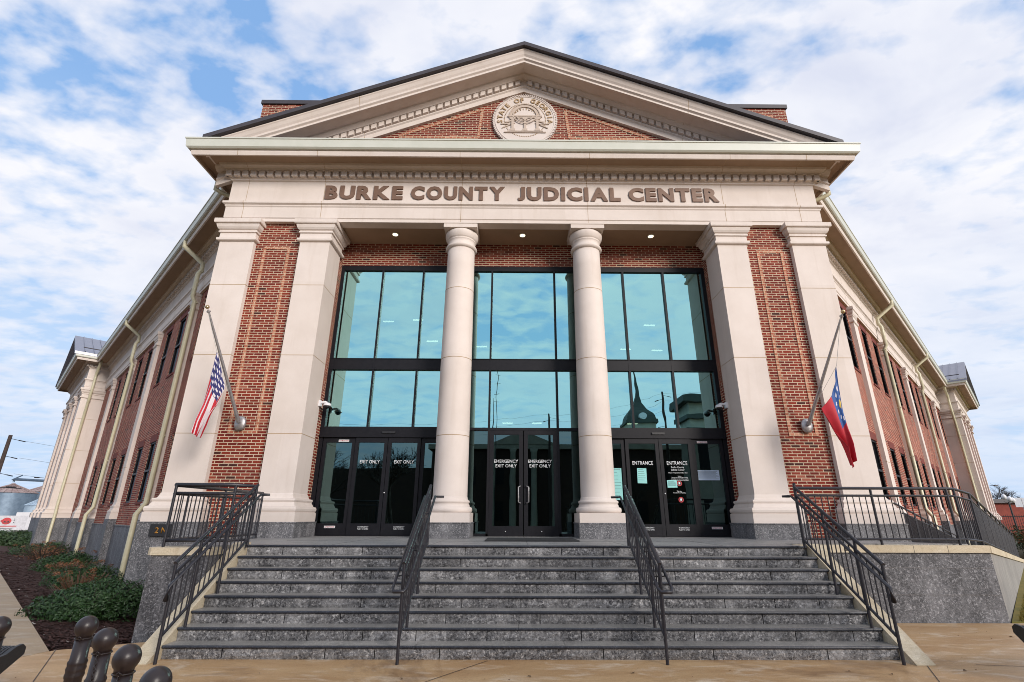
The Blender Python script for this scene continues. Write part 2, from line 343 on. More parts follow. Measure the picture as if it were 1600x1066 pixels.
def text_obj(name, body, m, loc, h, parent=None, extrude=.001, offset=0, width=None, rot=(PI / 2, 0, 0)):
    """text in a vertical plane facing -Y, cap height h, centred at loc; optional total width"""
    me = text_mesh(body, 1, 0, offset); xs = [v.co.x for v in me.vertices]; ys = [v.co.y for v in me.vertices]
    nl = body.count('\n') + 1
    k = h * (nl * 1.0 + (nl - 1) * .35) / (max(ys) - min(ys)); kx = k if width is None else width / (max(xs) - min(xs))
    cx, cy = (max(xs) + min(xs)) / 2, (max(ys) + min(ys)) / 2
    for v in me.vertices: v.co = ((v.co.x - cx) * kx, (v.co.y - cy) * k, 0)
    bm = bmesh.new(); bm.from_mesh(me)
    if extrude > 0:
        r = bmesh.ops.extrude_face_region(bm, geom=bm.faces[:]); vv = [g for g in r['geom'] if isinstance(g, bmesh.types.BMVert)]
        bmesh.ops.translate(bm, verts=vv, vec=(0, 0, extrude))
    bmesh.ops.recalc_face_normals(bm, faces=bm.faces[:])
    bm.to_mesh(me); bm.free(); me.materials.clear(); me.materials.append(m)
    o = bpy.data.objects.new(name, me); sc.collection.objects.link(o); o.location = loc; o.rotation_euler = rot
    if parent is not None: o.parent = parent
    return o
# ---------------------------------------------------------------- numbers read off the photograph
P = 11.47; B = 12.65; ZL = 1.2192; S0 = 7.03; TR = .24; RZ = .1524; ZG = 1.54
YW = 4.706; SL = 22.55; SR = 29.67; PAVL = 10.3
def WP(side, s, off=0): return (side * (10 + s * Q) + (-0) + (side * off * Q if side > 0 else -off * Q), 10 + YW + s * Q - off * Q)
# ================================================================= GROUND
def flat(name, poly, z, m, kind='structure', label=None):
    mb = MB(); mb.add([(x, y, z) for x, y in poly], [tuple(range(len(poly)))]); o = mb.build(name, m); tag(o, kind=kind); return o
flat('ground', [(-900, -900), (900, -900), (900, 900), (-900, 900)], -.45, M_earth)
mb = MB(); mb.box(-30, 8.1, -8, 9.9, -.5, 0)
mb = MB()
mb.prism([(-12, -9), (40, -9), (40, 6.6), (24, 6.6), (9.0, 9.34), (-3, 9.34), (-5.3, 7.98), (-5.95, 7.62), (-6.2, 7.50), (-6.5, 6.6), (-12, 6.6)], -.5, 0)
plaza = mb.build('plaza', M_plaza); tag(plaza, kind='structure')
mb = MB()     # saw-cut joints
for a, b in (((-.55, 7.0), (-1.9, 5.2)), ((-1.9, 5.2), (-3.6, 2.5)), ((4.76, 6.95), (4.1, 5.8)), ((4.1, 5.8), (2.6, 3)), ((5.3, 6.85), (12, 5.9)), ((-6.2, 7.5), (-4.9, 5.6))):
    a = Vector(a); b = Vector(b); d = (b - a).normalized(); n_ = Vector((-d.y, d.x)) * .005
    mb.add([(*(a + n_), .004), (*(b + n_), .004), (*(b - n_), .004), (*(a - n_), .004)], [(0, 1, 2, 3)])
tag(mb.build('pavement_joint', M_black), kind='structure')
# sidewalk along the left wing
mb = MB(); mb.prism([(-6.2, 7.5), (-4.2, 5.9), (-6.6, 3.5), (-60, 56), (-58, 58.6)], -.5, .004)
mb = MB(); mb.prism([(-6.25, 7.46), (-6.52, 6.62), (-12, 6.62), (-62, 56), (-59.5, 59)], -.5, .0)
tag(mb.build('sidewalk', M_walk), kind='structure')
# lawn on the right
def terrain(name, x0, x1, y0, y1, nx, ny, fn, m, keep, kind='structure'):
    vs = []; fs = []; idx = {}
    for j in range(ny + 1):
        for i in range(nx + 1):
            x = x0 + (x1 - x0) * i / nx; y = y0 + (y1 - y0) * j / ny; vs.append((x, y, fn(x, y)))
    for j in range(ny):
        for i in range(nx):
            x = x0 + (x1 - x0) * (i + .5) / nx; y = y0 + (y1 - y0) * (j + .5) / ny
            if keep(x, y): a = j * (nx + 1) + i; fs.append((a, a + 1, a + nx + 2, a + nx + 1))
    mb = MB(); mb.add(vs, fs, 0, True); o = mb.build(name, m); tag(o, kind=kind); return o
rn = random.Random(3)
mb = MB(); mb.prism([(8.13, 9.36), (9.0, 9.36), (24, 6.62), (140, 6.62), (140, 140), (126, 128)], -.5, .02)
tag(mb.build('lawn', M_grass), kind='structure')
mb = MB()
for i in range(16000):
    t = rn.random() ** 2 * 9; x = 8.25 + t + rn.random() ** 1.5 * 5; y = 9.4 + t - rn.random() * .0 - .0
    y = 9.36 + rn.random() * max(.2, min(t + 3, x - 8.2))
    if y > x + 1.1 or y < 9.38: continue
    h = .035 + rn.random() * .04; a = rn.random() * PI; dx = math.cos(a) * .004; dy = math.sin(a) * .004; lx = (rn.random() - .5) * .04; ly = (rn.random() - .5) * .04
    mb.add([(x - dx, y - dy, .02), (x + dx, y + dy, .02), (x + lx, y + ly, .02 + h)], [(0, 1, 2)])
tag(mb.build('grass', M_grass), kind='stuff', label='olive brown lawn grass beside the terrace side wall', cat='grass')
# mulch bed
def bedz(x, y):
    d = (y + x - 1.27) * Q      # distance from kerb line towards the wing  (kerb: y=-x+1.27)
    return -.05 - .30 * max(0, min(1, (d) / 2.2)) + .018 * math.sin(x * 9.1 + y * 4) * math.cos(y * 7.3 - x * 3) + rn.random() * .012
terrain('mulch_bed', -60, -4.7, 7.2, 62, 220, 220, bedz, M_mulch, lambda x, y: y > -x + 1.25 and y < -x * 1.0 + 0.0 + 5.0 + 0 and x < -5.2 or (y > 7.9 and x < -5.2 and y < -x + 5.0))
mb = MB()
for i in range(20000):
    t = rn.random() ** 1.9 * 20; x = -6.0 - t - rn.random() * .2; y = -.968 * x + 1.44 + rn.random() ** 1.2 * (2.4 + t * .05)
    if y < 7.6: continue
    z = bedz(x, y) + .012; a = rn.random() * PI; l = .012 + rn.random() * .035; wd = .004 + rn.random() * .007
    dx, dy = math.cos(a), math.sin(a); tz = (rn.random() - .5) * .5
    mb.add([(x - dx * l - dy * wd, y - dy * l + dx * wd, z - tz * l), (x + dx * l - dy * wd, y + dy * l + dx * wd, z + tz * l), (x + dx * l + dy * wd, y + dy * l - dx * wd, z + tz * l + .004), (x - dx * l + dy * wd, y - dy * l - dx * wd, z - tz * l + .004)], [(0, 1, 2, 3)], 0 if rn.random() < .985 else 1)
tag(mb.build('mulch', [M_mulch, simple('leaf_litter', (.35, .30, .26), (.5, .48, .46), .8, 20)]), kind='stuff', label='dark red brown mulch chips and dry leaves in the planting bed', cat='mulch')
# street behind the camera
tag(flat('road', [(-200, -34), (200, -34), (200, -16), (-200, -16)], -.44, M_asph), kind='structure')
flat('verge', [(-200, -80), (200, -80), (200, -36), (-200, -36)], -.43, M_grass)

# ================================================================= COURTHOUSE
CH = empty('courthouse', (0, 12, 0), label='red brick courthouse with stone columns, gable front and two long side wings', cat='building')
CHI = Vector((0, -12, 0))
def part(mb, name, mats, parent=None, rotz=0, loc=(0, 0, 0)):
    o = mb.build(name, mats, parent or CH, loc, rotz)
    if parent is None: o.location = Vector(loc) + CHI
    return o
ENT = [(-.3, 9.06), (0, 9.06), (0, 9.15), (.022, 9.17), (.022, 9.49), (.045, 9.52), (.045, 9.55), (.095, 9.585), (.095, 9.645), (.0, 9.665), (0, 10.32), (.045, 10.34), (.045, 10.37), (.08, 10.385), (.08, 10.575), (.19, 10.58), (.19, 10.61), (.23, 10.64), (.28, 10.665), (.30, 10.72), (.70, 10.725), (.70, 10.60), (.745, 10.60), (.77, 10.69), (.77, 10.745), (.70, 10.75)]
GUT = [(.70, 10.742), (.83, 10.745), (.865, 10.78), (.885, 10.99), (.905, 11.0), (.905, 11.035), (.80, 11.035), (.80, 10.99)]
TOPF = [(.80, 11.0), (-.9, 11.06)]
path = [WP(-1, SL + PAVL, -3), WP(-1, SL + PAVL, 1), WP(-1, SL, 1), WP(-1, SL, 0), (-8.0, 8 + YW), (-8.0, P), (8.0, P), (8.0, 8 + YW), WP(1, SR, 0), WP(1, SR, 1), WP(1, SR + PAVL, 1), WP(1, SR + PAVL, -3)]
mb = MB(); mb.sweep(path, ENT, 0, 0, {19, 20}); ent = part(mb, 'entablature', [M_stone, M_soffit])  # cornice underside faces get the soffit colour with shade painted in
mb = MB(); mb.sweep(path, GUT, 0); part(mb, 'gutter', M_gutter)
mb = MB(); mb.sweep(path, TOPF, 0); part(mb, 'cornice_flashing', M_roofm)
# dentils
mb = MB()
def dentils0(mb, a, b, o0, o1, z0, z1, pitch=.222, wd=.15):
    a = Vector(a); b = Vector(b); d = (b - a); ln = d.length; d.normalize(); n_ = Vector((d.y, -d.x)); k = max(1, int(ln / pitch)); pt = ln / k
    for i in range(k):
        c = a + d * (pt * (i + .5)); h = d * (wd / 2)
        p = [c - h + n_ * o0, c + h + n_ * o0, c + h + n_ * o1, c - h + n_ * o1]
        mb.prism([(q.x, q.y) for q in p], z0, z1)
n_end = .17
DR_ = []
def dentils(mb0, *a):
    q = MB(); dentils0(q, *a); part(q, 'dentil_course', M_stone)
dentils(mb, (-8 - n_end, P), (8 + n_end, P), .08, .17, 10.40, 10.565)
dentils(mb, (8 + 0, P - .17), (8, 8 + YW - .2), .08, .17, 10.40, 10.565); dentils(mb, (-8, 8 + YW - .2), (-8, P - .17), .08, .17, 10.40, 10.565)
dentils(mb, WP(-1, SL - .2), WP(-1, -2.6), .08, .17, 10.40, 10.565); dentils(mb, WP(1, -2.6), WP(1, SR - .2), .08, .17, 10.40, 10.565)
dentils(mb, WP(-1, SL + PAVL, 1), WP(-1, SL - .17, 1), .08, .17, 10.40, 10.565); dentils(mb, WP(1, SR - .17, 1), WP(1, SR + PAVL, 1), .08, .17, 10.40, 10.565)
dentils(mb, WP(-1, SL, 1.1), WP(-1, SL, .1), .08, .17, 10.40, 10.565); dentils(mb, WP(1, SR, .1), WP(1, SR, 1.1), .08, .17, 10.40, 10.565)
for x in (-7.54, -5.45, -1.70, 1.72, 5.44, 7.47):
    mb = MB(); mb.sweep([(x - .0055, P), (x + .0055, P)], [(o + .0025, z) for o, z in ENT[1:]]); part(mb, 'stone_joint', M_joint)
for s in [2.3 + 3.2 * i for i in range(7)]:
    pr_ = [(o + .003, z) for o, z in ENT[1:22]]
    mb = MB(); mb.sweep([WP(-1, s), WP(-1, s - .014)], pr_); part(mb, 'stone_joint', M_joint)
    mb = MB(); mb.sweep([WP(1, s + .5), WP(1, s + .514)], pr_); part(mb, 'stone_joint', M_joint)
# ceiling of portico
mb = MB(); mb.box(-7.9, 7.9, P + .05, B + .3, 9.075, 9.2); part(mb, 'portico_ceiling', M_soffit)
for x in (-3.575, -.03, 3.557):
    mb = MB(); mb.lathe([(.10, 9.060), (.10, 9.074)], x, 12.08, 20); o = part(mb, 'downlight', M_gutter)
    m2 = MB(); m2.lathe([(.075, 9.052), (.075, 9.0595)], x, 12.08, 20); m2.build('lamp_lens', M_lamp, o)
# piers
CAPP = [(0, 8.44), (.05, 8.455), (.07, 8.475), (.07, 8.53), (.025, 8.55), (.02, 8.69), (.055, 8.70), (.055, 8.74), (.035, 8.75), (.035, 8.765), (.07, 8.79), (.10, 8.84), (.115, 8.90), (.115, 8.925), (.155, 8.935), (.165, 8.96), (.165, 9.058), (.0, 9.058)]
BASP = [(.19, ZG), (.19, 1.735), (.165, 1.74), (.185, 1.77), (.19, 1.81), (.175, 1.85), (.13, 1.865), (.115, 1.90), (.09, 1.95), (.10, 1.965), (.11, 1.99), (.10, 2.02), (.05, 2.03), (.03, 2.06), (.012, 2.12), (0, 2.14)]
def pier(x0, x1, y0, y1, name='pier', zb=ZL - .3):
    m_ = MB(); m_.box(x0, x1, y0, y1, 2.1, 8.5); o = part(m_, name, M_stone)
    for z in (7.20, 5.33, 3.44): MB().box(x0 - .0025, x1 + .0025, y0 - .0025, y1 + .0025, z - .007, z + .007).build('joint', M_joint, o)
    m_ = MB(); m_.rect_profile(x0, x1, y0, y1, CAPP); m_.build('capital', M_stone, o)
    m_ = MB(); m_.rect_profile(x0, x1, y0, y1, BASP); m_.build('base', M_stone, o)
    m_ = MB(); m_.box(x0 - .21, x1 + .21, y0 - .21, y1 + .21, zb, ZG - .02); m_.box(x0 - .225, x1 + .225, y0 - .225, y1 + .225, ZG - .02, ZG)
    m_.build('plinth', M_gran, o); return o
PX = dict(o0=7.98, o1=7.085, i0=5.88, i1=5.10)
pier(-PX['o0'], -PX['o1'], P, 12.5, zb=-.6); pier(PX['o1'], PX['o0'], P, 12.5, zb=-.6)
pier(-PX['i0'], -PX['i1'], P, 12.28); pier(PX['i1'], PX['i0'], P, 12.28)
# brick between piers, jambs, back wall over glass
for sx in (-1, 1):
    m_ = MB(); m_.box(sx * 5.80, sx * 7.15, P + .13, 12.6, 1.0, 9.06); o = part(m_, 'brick_panel', M_brick)
    m_ = MB(); x0, x1, z0, z1, tt = 6.17, 6.87, 3.45, 8.36, .075
    for a, b, c, d in ((x0, x0 + tt, z0, z1), (x1 - tt, x1, z0, z1), (x0 + tt, x1 - tt, z1 - tt, z1), (x0 + tt, x1 - tt, z0, z0 + tt)):
        m_.box(sx * a, sx * b, P + .113, P + .135, c, d)
    m_.build('panel_border', M_border, o)
    m_ = MB(); m_.box(sx * 5.13, sx * 5.85, 12.2, B + .35, 1.0, 9.07); part(m_, 'jamb_brick', M_brick)
m_ = MB(); m_.box(-5.2, 5.2, B - .04, B + .3, 8.36, 9.07); part(m_, 'lintel_brick', M_brick)
# columns
for cx in (-1.69, 1.69):
    cy = 11.885; k = []
    for i in range(14):
        t = i / 13; k.append((.392 - .034 * t ** 1.7, 2.06 + (8.40 - 2.06) * t))
    m_ = MB(); m_.lathe([(.40, 2.04)] + k, cx, cy, 48); o = part(m_, 'column', M_stone)
    for z in (7.20, 5.33, 3.44):
        r = .392 - .034 * ((z - 2.06) / 6.34) ** 1.7 + .0028; MB().lathe([(r, z - .007), (r, z + .007)], cx, cy, 48).build('joint', M_joint, o)
    m_ = MB(); m_.lathe([(.358, 8.39), (.385, 8.40), (.41, 8.425), (.42, 8.455), (.41, 8.485), (.385, 8.50), (.362, 8.51), (.362, 8.63), (.375, 8.645), (.385, 8.66), (.375, 8.675), (.385, 8.69), (.40, 8.70), (.41, 8.72), (.43, 8.76), (.442, 8.81), (.445, 8.86), (.43, 8.90), (.41, 8.915)], cx, cy, 48)
    m_.box(cx - .445, cx + .445, cy - .445, cy + .445, 8.915, 9.03); m_.box(cx - .46, cx + .46, cy - .46, cy + .46, 9.03, 9.062)
    m_.build('capital', M_stone, o)
    m_ = MB(); m_.lathe([(.48, 1.74), (.505, 1.76), (.515, 1.80), (.505, 1.845), (.48, 1.86), (.455, 1.865), (.45, 1.90), (.43, 1.94), (.445, 1.95), (.455, 1.975), (.445, 2.0), (.42, 2.01), (.405, 2.03), (.395, 2.08)], cx, cy, 48)
    m_.box(cx - .50, cx + .50, cy - .50, cy + .50, ZG, 1.742); m_.build('base', M_stone, o)
    m_ = MB(); m_.box(cx - .515, cx + .515, cy - .515, cy + .515, ZL - .1, ZG - .02); m_.box(cx - .53, cx + .53, cy - .53, cy + .53, ZG - .02, ZG); m_.build('plinth', M_gran, o)
# ---------------------------------------------------------------- curtain wall
fr = MB(); yf0, yf1 = B - .055, B + .09
for sx in (-1, 1):
    fr.box(sx * 5.03, sx * 5.14, yf0, yf1, ZL, 8.36)
    for x in (3.95, 2.81, 1.71): fr.box(sx * (x - .027), sx * (x + .027), yf0, yf1, 3.78, 8.22)
    fr.box(sx * (.875 - .027), sx * (.875 + .027), yf0, yf1, ZL, 8.22)
    fr.box(sx * 1.68, sx * 1.78, yf0, yf1, ZL, 3.78)
    fr.box(sx * 1.74, sx * 5.1, yf0 - .05, yf1, 3.525, 3.79)          # operator header
for a, b in ((8.215, 8.365), (5.30, 5.605)): fr.box(-5.1, 5.1, yf0 + .006, yf1, a, b)
for a in (5.30, 5.59): fr.box(-5.1, 5.1, yf0 - .012, yf0 + .01, a, a + .02)
fr.box(-1.72, 1.72, yf0 + .004, yf1, 3.715, 3.785); fr.box(-1.72, -.85, yf0, yf1, ZL, ZL + .06); fr.box(.85, 1.72, yf0, yf1, ZL, ZL + .06)
cw = part(fr, 'curtain_wall_frame', M_frame)
xs = [-5.05, -3.95, -2.81, -1.71, -.875, .875, 1.71, 2.81, 3.95, 5.05]
for z0, z1 in ((5.6, 8.22), (3.78, 5.31)):
    for a, b in zip(xs[:-1], xs[1:]):
        m_ = MB(); m_.add([(a, B + .01, z0), (b, B + .01, z0), (b, B + .01, z1), (a, B + .01, z1)], [(0, 1, 2, 3)]); m_.build('pane', M_glass, cw)
for sx in (-1, 1):
    m_ = MB(); a, b = sorted((sx * .88, sx * 1.71)); m_.add([(a, B + .01, ZL), (b, B + .01, ZL), (b, B + .01, 3.75), (a, B + .01, 3.75)], [(0, 1, 2, 3)]); m_.build('pane', M_glassd, cw)
def leaf(x0, x1, z0, z1, y=B - .04, st=.085, br=.27, tr=.12, name='door', mid=None, d=.05):
    m_ = MB(); g = .006; x0 += g; x1 -= g
    m_.box(x0, x0 + st, y, y + d, z0, z1); m_.box(x1 - st, x1, y, y + d, z0, z1); m_.box(x0 + st, x1 - st, y + .002, y + d, z0, z0 + br); m_.box(x0 + st, x1 - st, y + .002, y + d, z1 - tr, z1)
    o = part(m_, name, M_frame)
    m_ = MB(); m_.add([(x0 + st, y + .03, z0 + br), (x1 - st, y + .03, z0 + br), (x1 - st, y + .03, z1 - tr), (x0 + st, y + .03, z1 - tr)], [(0, 1, 2, 3)]); m_.build('door_glass', M_glassd, o)
    return o
z0, z1 = ZL + .01, 3.52
DL = [leaf(-5.02, -4.20, z0, z1, name='side_light'), leaf(-4.20, -3.385, z0, z1, B - .075), leaf(-3.385, -2.56, z0, z1, B - .075), leaf(-2.56, -1.78, z0, z1, name='side_light')]
DR = [leaf(1.78, 2.54, z0, z1, name='side_light'), leaf(2.54, 3.385, z0, z1, B - .075), leaf(3.385, 4.215, z0, z1, B - .075), leaf(4.215, 5.02, z0, z1, name='side_light')]
DC = [leaf(-.85, -.004, z0, 3.71, B - .06, .10, .22, .10), leaf(.004, .85, z0, 3.71, B - .06, .10, .22, .10)]
yt = B - .035
def vin(txt, x, z, h, wd, par, m=M_txt, off=.007, yy=None):
    o = text_obj('door_lettering', txt, m, (x, yy if yy else B - .052, z), h * 1.12, par, .0015, off, wd * 1.06); return o
vin('EXIT ONLY', -3.80, 2.93, .075, .46, DL[1]); vin('EXIT ONLY', -2.955, 2.93, .075, .46, DL[2])
vin('EMERGENCY\nEXIT ONLY', -.43, 2.90, .072, .56, DC[0]); vin('EMERGENCY\nEXIT ONLY', .41, 2.90, .072, .56, DC[1])
vin('ENTRANCE', 2.955, 2.925, .085, .48, DR[1]); vin('ENTRANCE', 3.81, 2.925, .085, .48, DR[2])
vin('Burke County\nJudicial Center', 3.81, 2.79, .045, .32, DR[2], off=.004); vin('Hours of Operation: 8:00am-5pm', 3.81, 2.69, .03, .44, DR[2], off=0)
vin('Notice\nAll persons entering this building\nare subject to search. No weapons\nno food or drink beyond this point', 3.84, 2.56, .022, .40, DR[2], off=0)
vin('This is a\nSmoke Free Facility', 3.80, 2.235, .026, .28, DR[2], off=0)
for d_, x in ((DL[1], -3.80), (DL[2], -2.95), (DR[1], 2.98), (DR[2], 3.82)):
    vin('IN EMERGENCY\nPUSH TO OPEN', x, 1.40, .030, .24, d_, off=.004, yy=B - .077)
for d_, x, z in ((DL[0], -4.5, 3.445), (DL[0], -4.6, 1.42), (DR[3], 4.5, 3.445), (DR[3], 4.62, 1.42)):
    vin('AUTOMATIC DOOR', x, z, .028, .22, d_, m=M_red, off=.004, yy=B - .042)
    m_ = MB(); m_.box(x - .13, x + .13, B - .0412, B - .0402, z - .026, z + .026); m_.build('sticker', M_txt, d_)
for z in (2.44, 2.06):     # red roundels
    m_ = MB(); prf = [(3.82 + .062 * math.cos(a), z + .062 * math.sin(a)) for a in [2 * PI * i / 24 for i in range(24)]]; m_.prism(prf, B - .053, B - .0515, 0, 'y')
    pr2 = [(3.82 + .045 * math.cos(a), z + .045 * math.sin(a)) for a in [2 * PI * i / 24 for i in range(24)]]; m_.prism(pr2, B - .0545, B - .0532, 1, 'y')
    m_.box(3.80, 3.838, B - .0556, B - .0547, z - .02, z + .028, 2); m_.build('roundel', [M_red, M_black, M_txt], DR[2])
for sx in (-1, 1):     # pull handles and lock
    m_ = MB(); x = sx * .075; m_.tube([(x, B - .06, 2.36), (x, B - .12, 2.36), (x + sx * .05, B - .125, 2.34), (x + sx * .05, B - .125, 1.99), (x, B - .12, 1.97), (x, B - .06, 1.97)], .013, 8)
    m_.build('handle', M_silver, DC[(sx + 1) // 2])
    m_ = MB(); m_.lathe([(.012, 0), (.012, .02)], 0, 0, 10); o = m_.build('lock', M_white, DC[(sx + 1) // 2], (sx * .43, B - .062, 1.33)); o.rotation_euler = (PI / 2, 0, 0)
for d_, x in ((DL[1], -3.37), (DR[2], 3.44)):
    m_ = MB(); m_.lathe([(.016, 0), (.016, .012)], 0, 0, 10); o = m_.build('lock', M_white, d_, (x, B - .076, 2.20)); o.rotation_euler = (PI / 2, 0, 0)
for x in (-3.38, 3.39):
    m_ = MB(); m_.box(x - .16, x + .16, B - .135, B - .10, 3.62, 3.67); m_.build('door_sensor', M_black, cw)
# interior seen through the glass
m_ = MB()
m_.add([(-5.3, 20, 1.1), (5.3, 20, 1.1), (5.3, 20, 9), (-5.3, 20, 9)], [(0, 1, 2, 3)]); m_.add([(-5.3, B + .1, 1.1), (-5.3, 20, 1.1), (-5.3, 20, 9), (-5.3, B + .1, 9)], [(0, 1, 2, 3)])
m_.add([(5.3, B + .1, 1.1), (5.3, 20, 1.1), (5.3, 20, 9), (5.3, B + .1, 9)], [(0, 3, 2, 1)]); m_.add([(-5.3, B + .1, 8.7), (5.3, B + .1, 8.7), (5.3, 20, 8.7), (-5.3, 20, 8.7)], [(0, 1, 2, 3)])
m_.box(-5.2, 5.2, 17, 20, 4.9, 5.3)
inn = part(m_, 'lobby', M_interior)
m_ = MB(); m_.box(-5.3, 5.3, B + .1, 20, 1.0, 1.2); m_.build('lobby_floor', M_intfloor, inn)
m_ = MB()
for x, y, z in ((-4.6, 16.0, 8.0), (-3.7, 16.6, 8.3), (-2.9, 15.2, 7.0), (-1.35, 16, 7.1), (4.2, 15.2, 7.6), (3.6, 16.2, 7.1), (2.4, 16, 7), (4.8, 16.6, 7.2)):
    m_.box(x - .18, x + .18, y - .03, y + .03, z, z + .03)
for x in (-.45, .5, 3.6): m_.box(x - .16, x + .16, 16, 16.08, 4.5, 4.53)
m_.build('lobby_lamp', M_tube, inn)
# ---------------------------------------------------------------- gable
AP = 14.60; XR = 8.43; ZR = 11.19; YT = 11.55
sl = math.atan2(AP - ZR, XR); ca, sa = math.cos(sl), math.sin(sl)
m_ = MB(); m_.prism([(-7.6, 11.0), (7.6, 11.0), (0, 11.0 + 7.6 * math.tan(sl) - .0)], YT, YT + .5, 0, 'y'); tym = part(m_, 'tympanum', M_brick)
def rake(prof, mi_, name, mat_):
    m_ = MB(); k = len(prof)     # prof: (o outward, h below roof line)
    secs = []
    for sx in (-1, 1):
        ring0 = []; ring1 = []
        for o, h in prof:
            top = AP - h / ca          # at x=0
            ring0.append((0, YT - o, top))
            xx = XR + .02; ring1.append((sx * xx, YT - o, top - xx * math.tan(sl)))
        vs = ring0 + ring1; fs = []
        for j in range(k - 1):
            f = (j, j + 1, k + j + 1, k + j); fs.append(f if sx > 0 else f[::-1])
        m_.add(vs, fs)
    return part(m_, name, mat_)
RK = [(.84, .15), (.86, .17), (.86, .20), (.84, .22), (.80, .30), (.76, .35), (.76, .41), (.71, .44), (.71, .50), (.66, .50), (.66, .44), (.30, .44), (.28, .49), (.22, .53), (.20, .55), (.10, .56), (.10, .72), (.13, .73), (.13, .76), (.09, .79), (.09, .93), (-.02, .93)]
rake(RK, 0, 'raking_cornice', M_stone)
for sx in (-1, 1):
    m_ = MB()
    u = .12
    while u < 8.6:
        for o0, o1 in ((.10, .19),):
            vs = []
            for uu in (u, u + .15):
                for h in (.565, .705):
                    for o in (o0, o1):
                        x = uu * ca; z = AP - h / ca - uu * sa + 0
                        vs.append((sx * x, YT - o, z))
            fs = [(0, 1, 3, 2), (4, 6, 7, 5), (0, 4, 5, 1), (2, 3, 7, 6), (1, 5, 7, 3), (0, 2, 6, 4)]
            m_.add(vs, fs if sx > 0 else [f[::-1] for f in fs])
        u += .222
    part(m_, 'raking_dentil_course', M_stone)
m_ = MB()
for sx in (-1, 1):
    for u in (4.9,):
        vs = []
        for uu in (u, u + .012):
            for o, h in RK: vs.append((sx * uu * ca, YT - o - .003, AP - (h - .003) / ca - uu * sa))
        k = len(RK); m_.add(vs, [(j, j + 1, k + j + 1, k + j) for j in range(k - 1)])
part(m_, 'raking_joint', M_joint)
# roof slabs
m_ = MB()
for sx in (-1, 1):
    y0, y1 = YT - .96, 17.0
    xe = XR + .05
    vs = []
    for x, in ((0,), (xe,)):
        zt = AP - x * math.tan(sl)
        for y in (y0, y1):
            vs += [(sx * x, y, zt - .03), (sx * x, y, zt - .16)]
    fs = [(0, 2, 6, 4), (1, 5, 7, 3), (0, 4, 5, 1), (4, 6, 7, 5), (2, 3, 7, 6)]
    m_.add(vs, fs if sx < 0 else [f[::-1] for f in fs])
part(m_, 'gable_roof', M_roofd)
# parapet block behind the gable
m_ = MB(); m_.box(-8.63, 8.78, 13.0, 17.5, 11.0, 14.55); o = part(m_, 'parapet', M_brick)
m_ = MB(); m_.box(-8.68, 8.83, 12.95, 17.6, 14.551, 14.70); m_.build('coping', M_roofd, o)
m_ = MB()
for sx, xa, xb in ((-1, -8.1, -4), (1, 8.3, 4)): m_.box(xa, xb, 12.975, 13.01, 14.20, 14.28); m_.box(xa, xa - sx * -.075 * -1 if 0 else xa + (.075 if sx < 0 else -.075), 12.975, 13.01, 12, 14.20)
m_.build('parapet_border', M_border, o)
# tympanum brick borders
def bar(m_, a, b, wd, y0, y1):
    a = Vector(a); b = Vector(b); d = (b - a).normalized(); n_ = Vector((-d.y, d.x)) * wd / 2
    m_.prism([tuple(a + n_), tuple(b + n_), tuple(b - n_), tuple(a - n_)], y0, y1, 0, 'y')
for sx in (-1, 1):
    m_ = MB(); bar(m_, (sx * 1.32, 11.95), (sx * 1.22, 12.98), .08, YT - .016, YT + .01); bar(m_, (sx * 1.32, 11.95), (sx * 3.6, 11.95), .08, YT - .014, YT + .01); bar(m_, (sx * 1.22, 12.98), (sx * 3.6, 11.99), .08, YT - .018, YT + .01); m_.build('tympanum_border', M_border, tym)
# seal
m_ = MB(); SZ = 12.55; SX = .03; ys = YT - .0
def disc(m_, r, y0, y1, cx=SX, cz=SZ, n=64, mi=0): m_.prism([(cx + r * math.cos(2 * PI * i / n), cz + r * math.sin(2 * PI * i / n)) for i in range(n)], y0, y1, mi, 'y')
disc(m_, .945, YT - .05, YT + .02); disc(m_, .90, YT - .07, YT - .05)
seal = part(m_, 'seal', M_stone)
m_ = MB()
def ringm(m_, r0, r1, y0, y1, a0=0, a1=2 * PI, n=64, cx=SX, cz=SZ):
    for i in range(n):
        a = a0 + (a1 - a0) * i / n; b = a0 + (a1 - a0) * (i + 1) / n
        m_.prism([(cx + r0 * math.cos(a), cz + r0 * math.sin(a)), (cx + r1 * math.cos(a), cz + r1 * math.sin(a)), (cx + r1 * math.cos(b), cz + r1 * math.sin(b)), (cx + r0 * math.cos(b), cz + r0 * math.sin(b))], y0, y1, 0, 'y')
for i in range(90):
    a = 2 * PI * i / 90; c = (SX + .918 * math.cos(a), SZ + .918 * math.sin(a)); d = a + .8
    bar(m_, (c[0] - .03 * math.cos(d), c[1] - .03 * math.sin(d)), (c[0] + .03 * math.cos(d), c[1] + .03 * math.sin(d)), .03, YT - .088, YT - .048)
ringm(m_, .85, .87, YT - .085, YT - .068)
m_.build('rope_edge', M_stone, seal)
m_ = MB()
for i in range(72):
    a = 2 * PI * i / 72; disc(m_, .014, YT - .085, YT - .068, SX + .60 * math.cos(a), SZ + .60 * math.sin(a), 6)
m_.build('bead_ring', M_joint, seal)
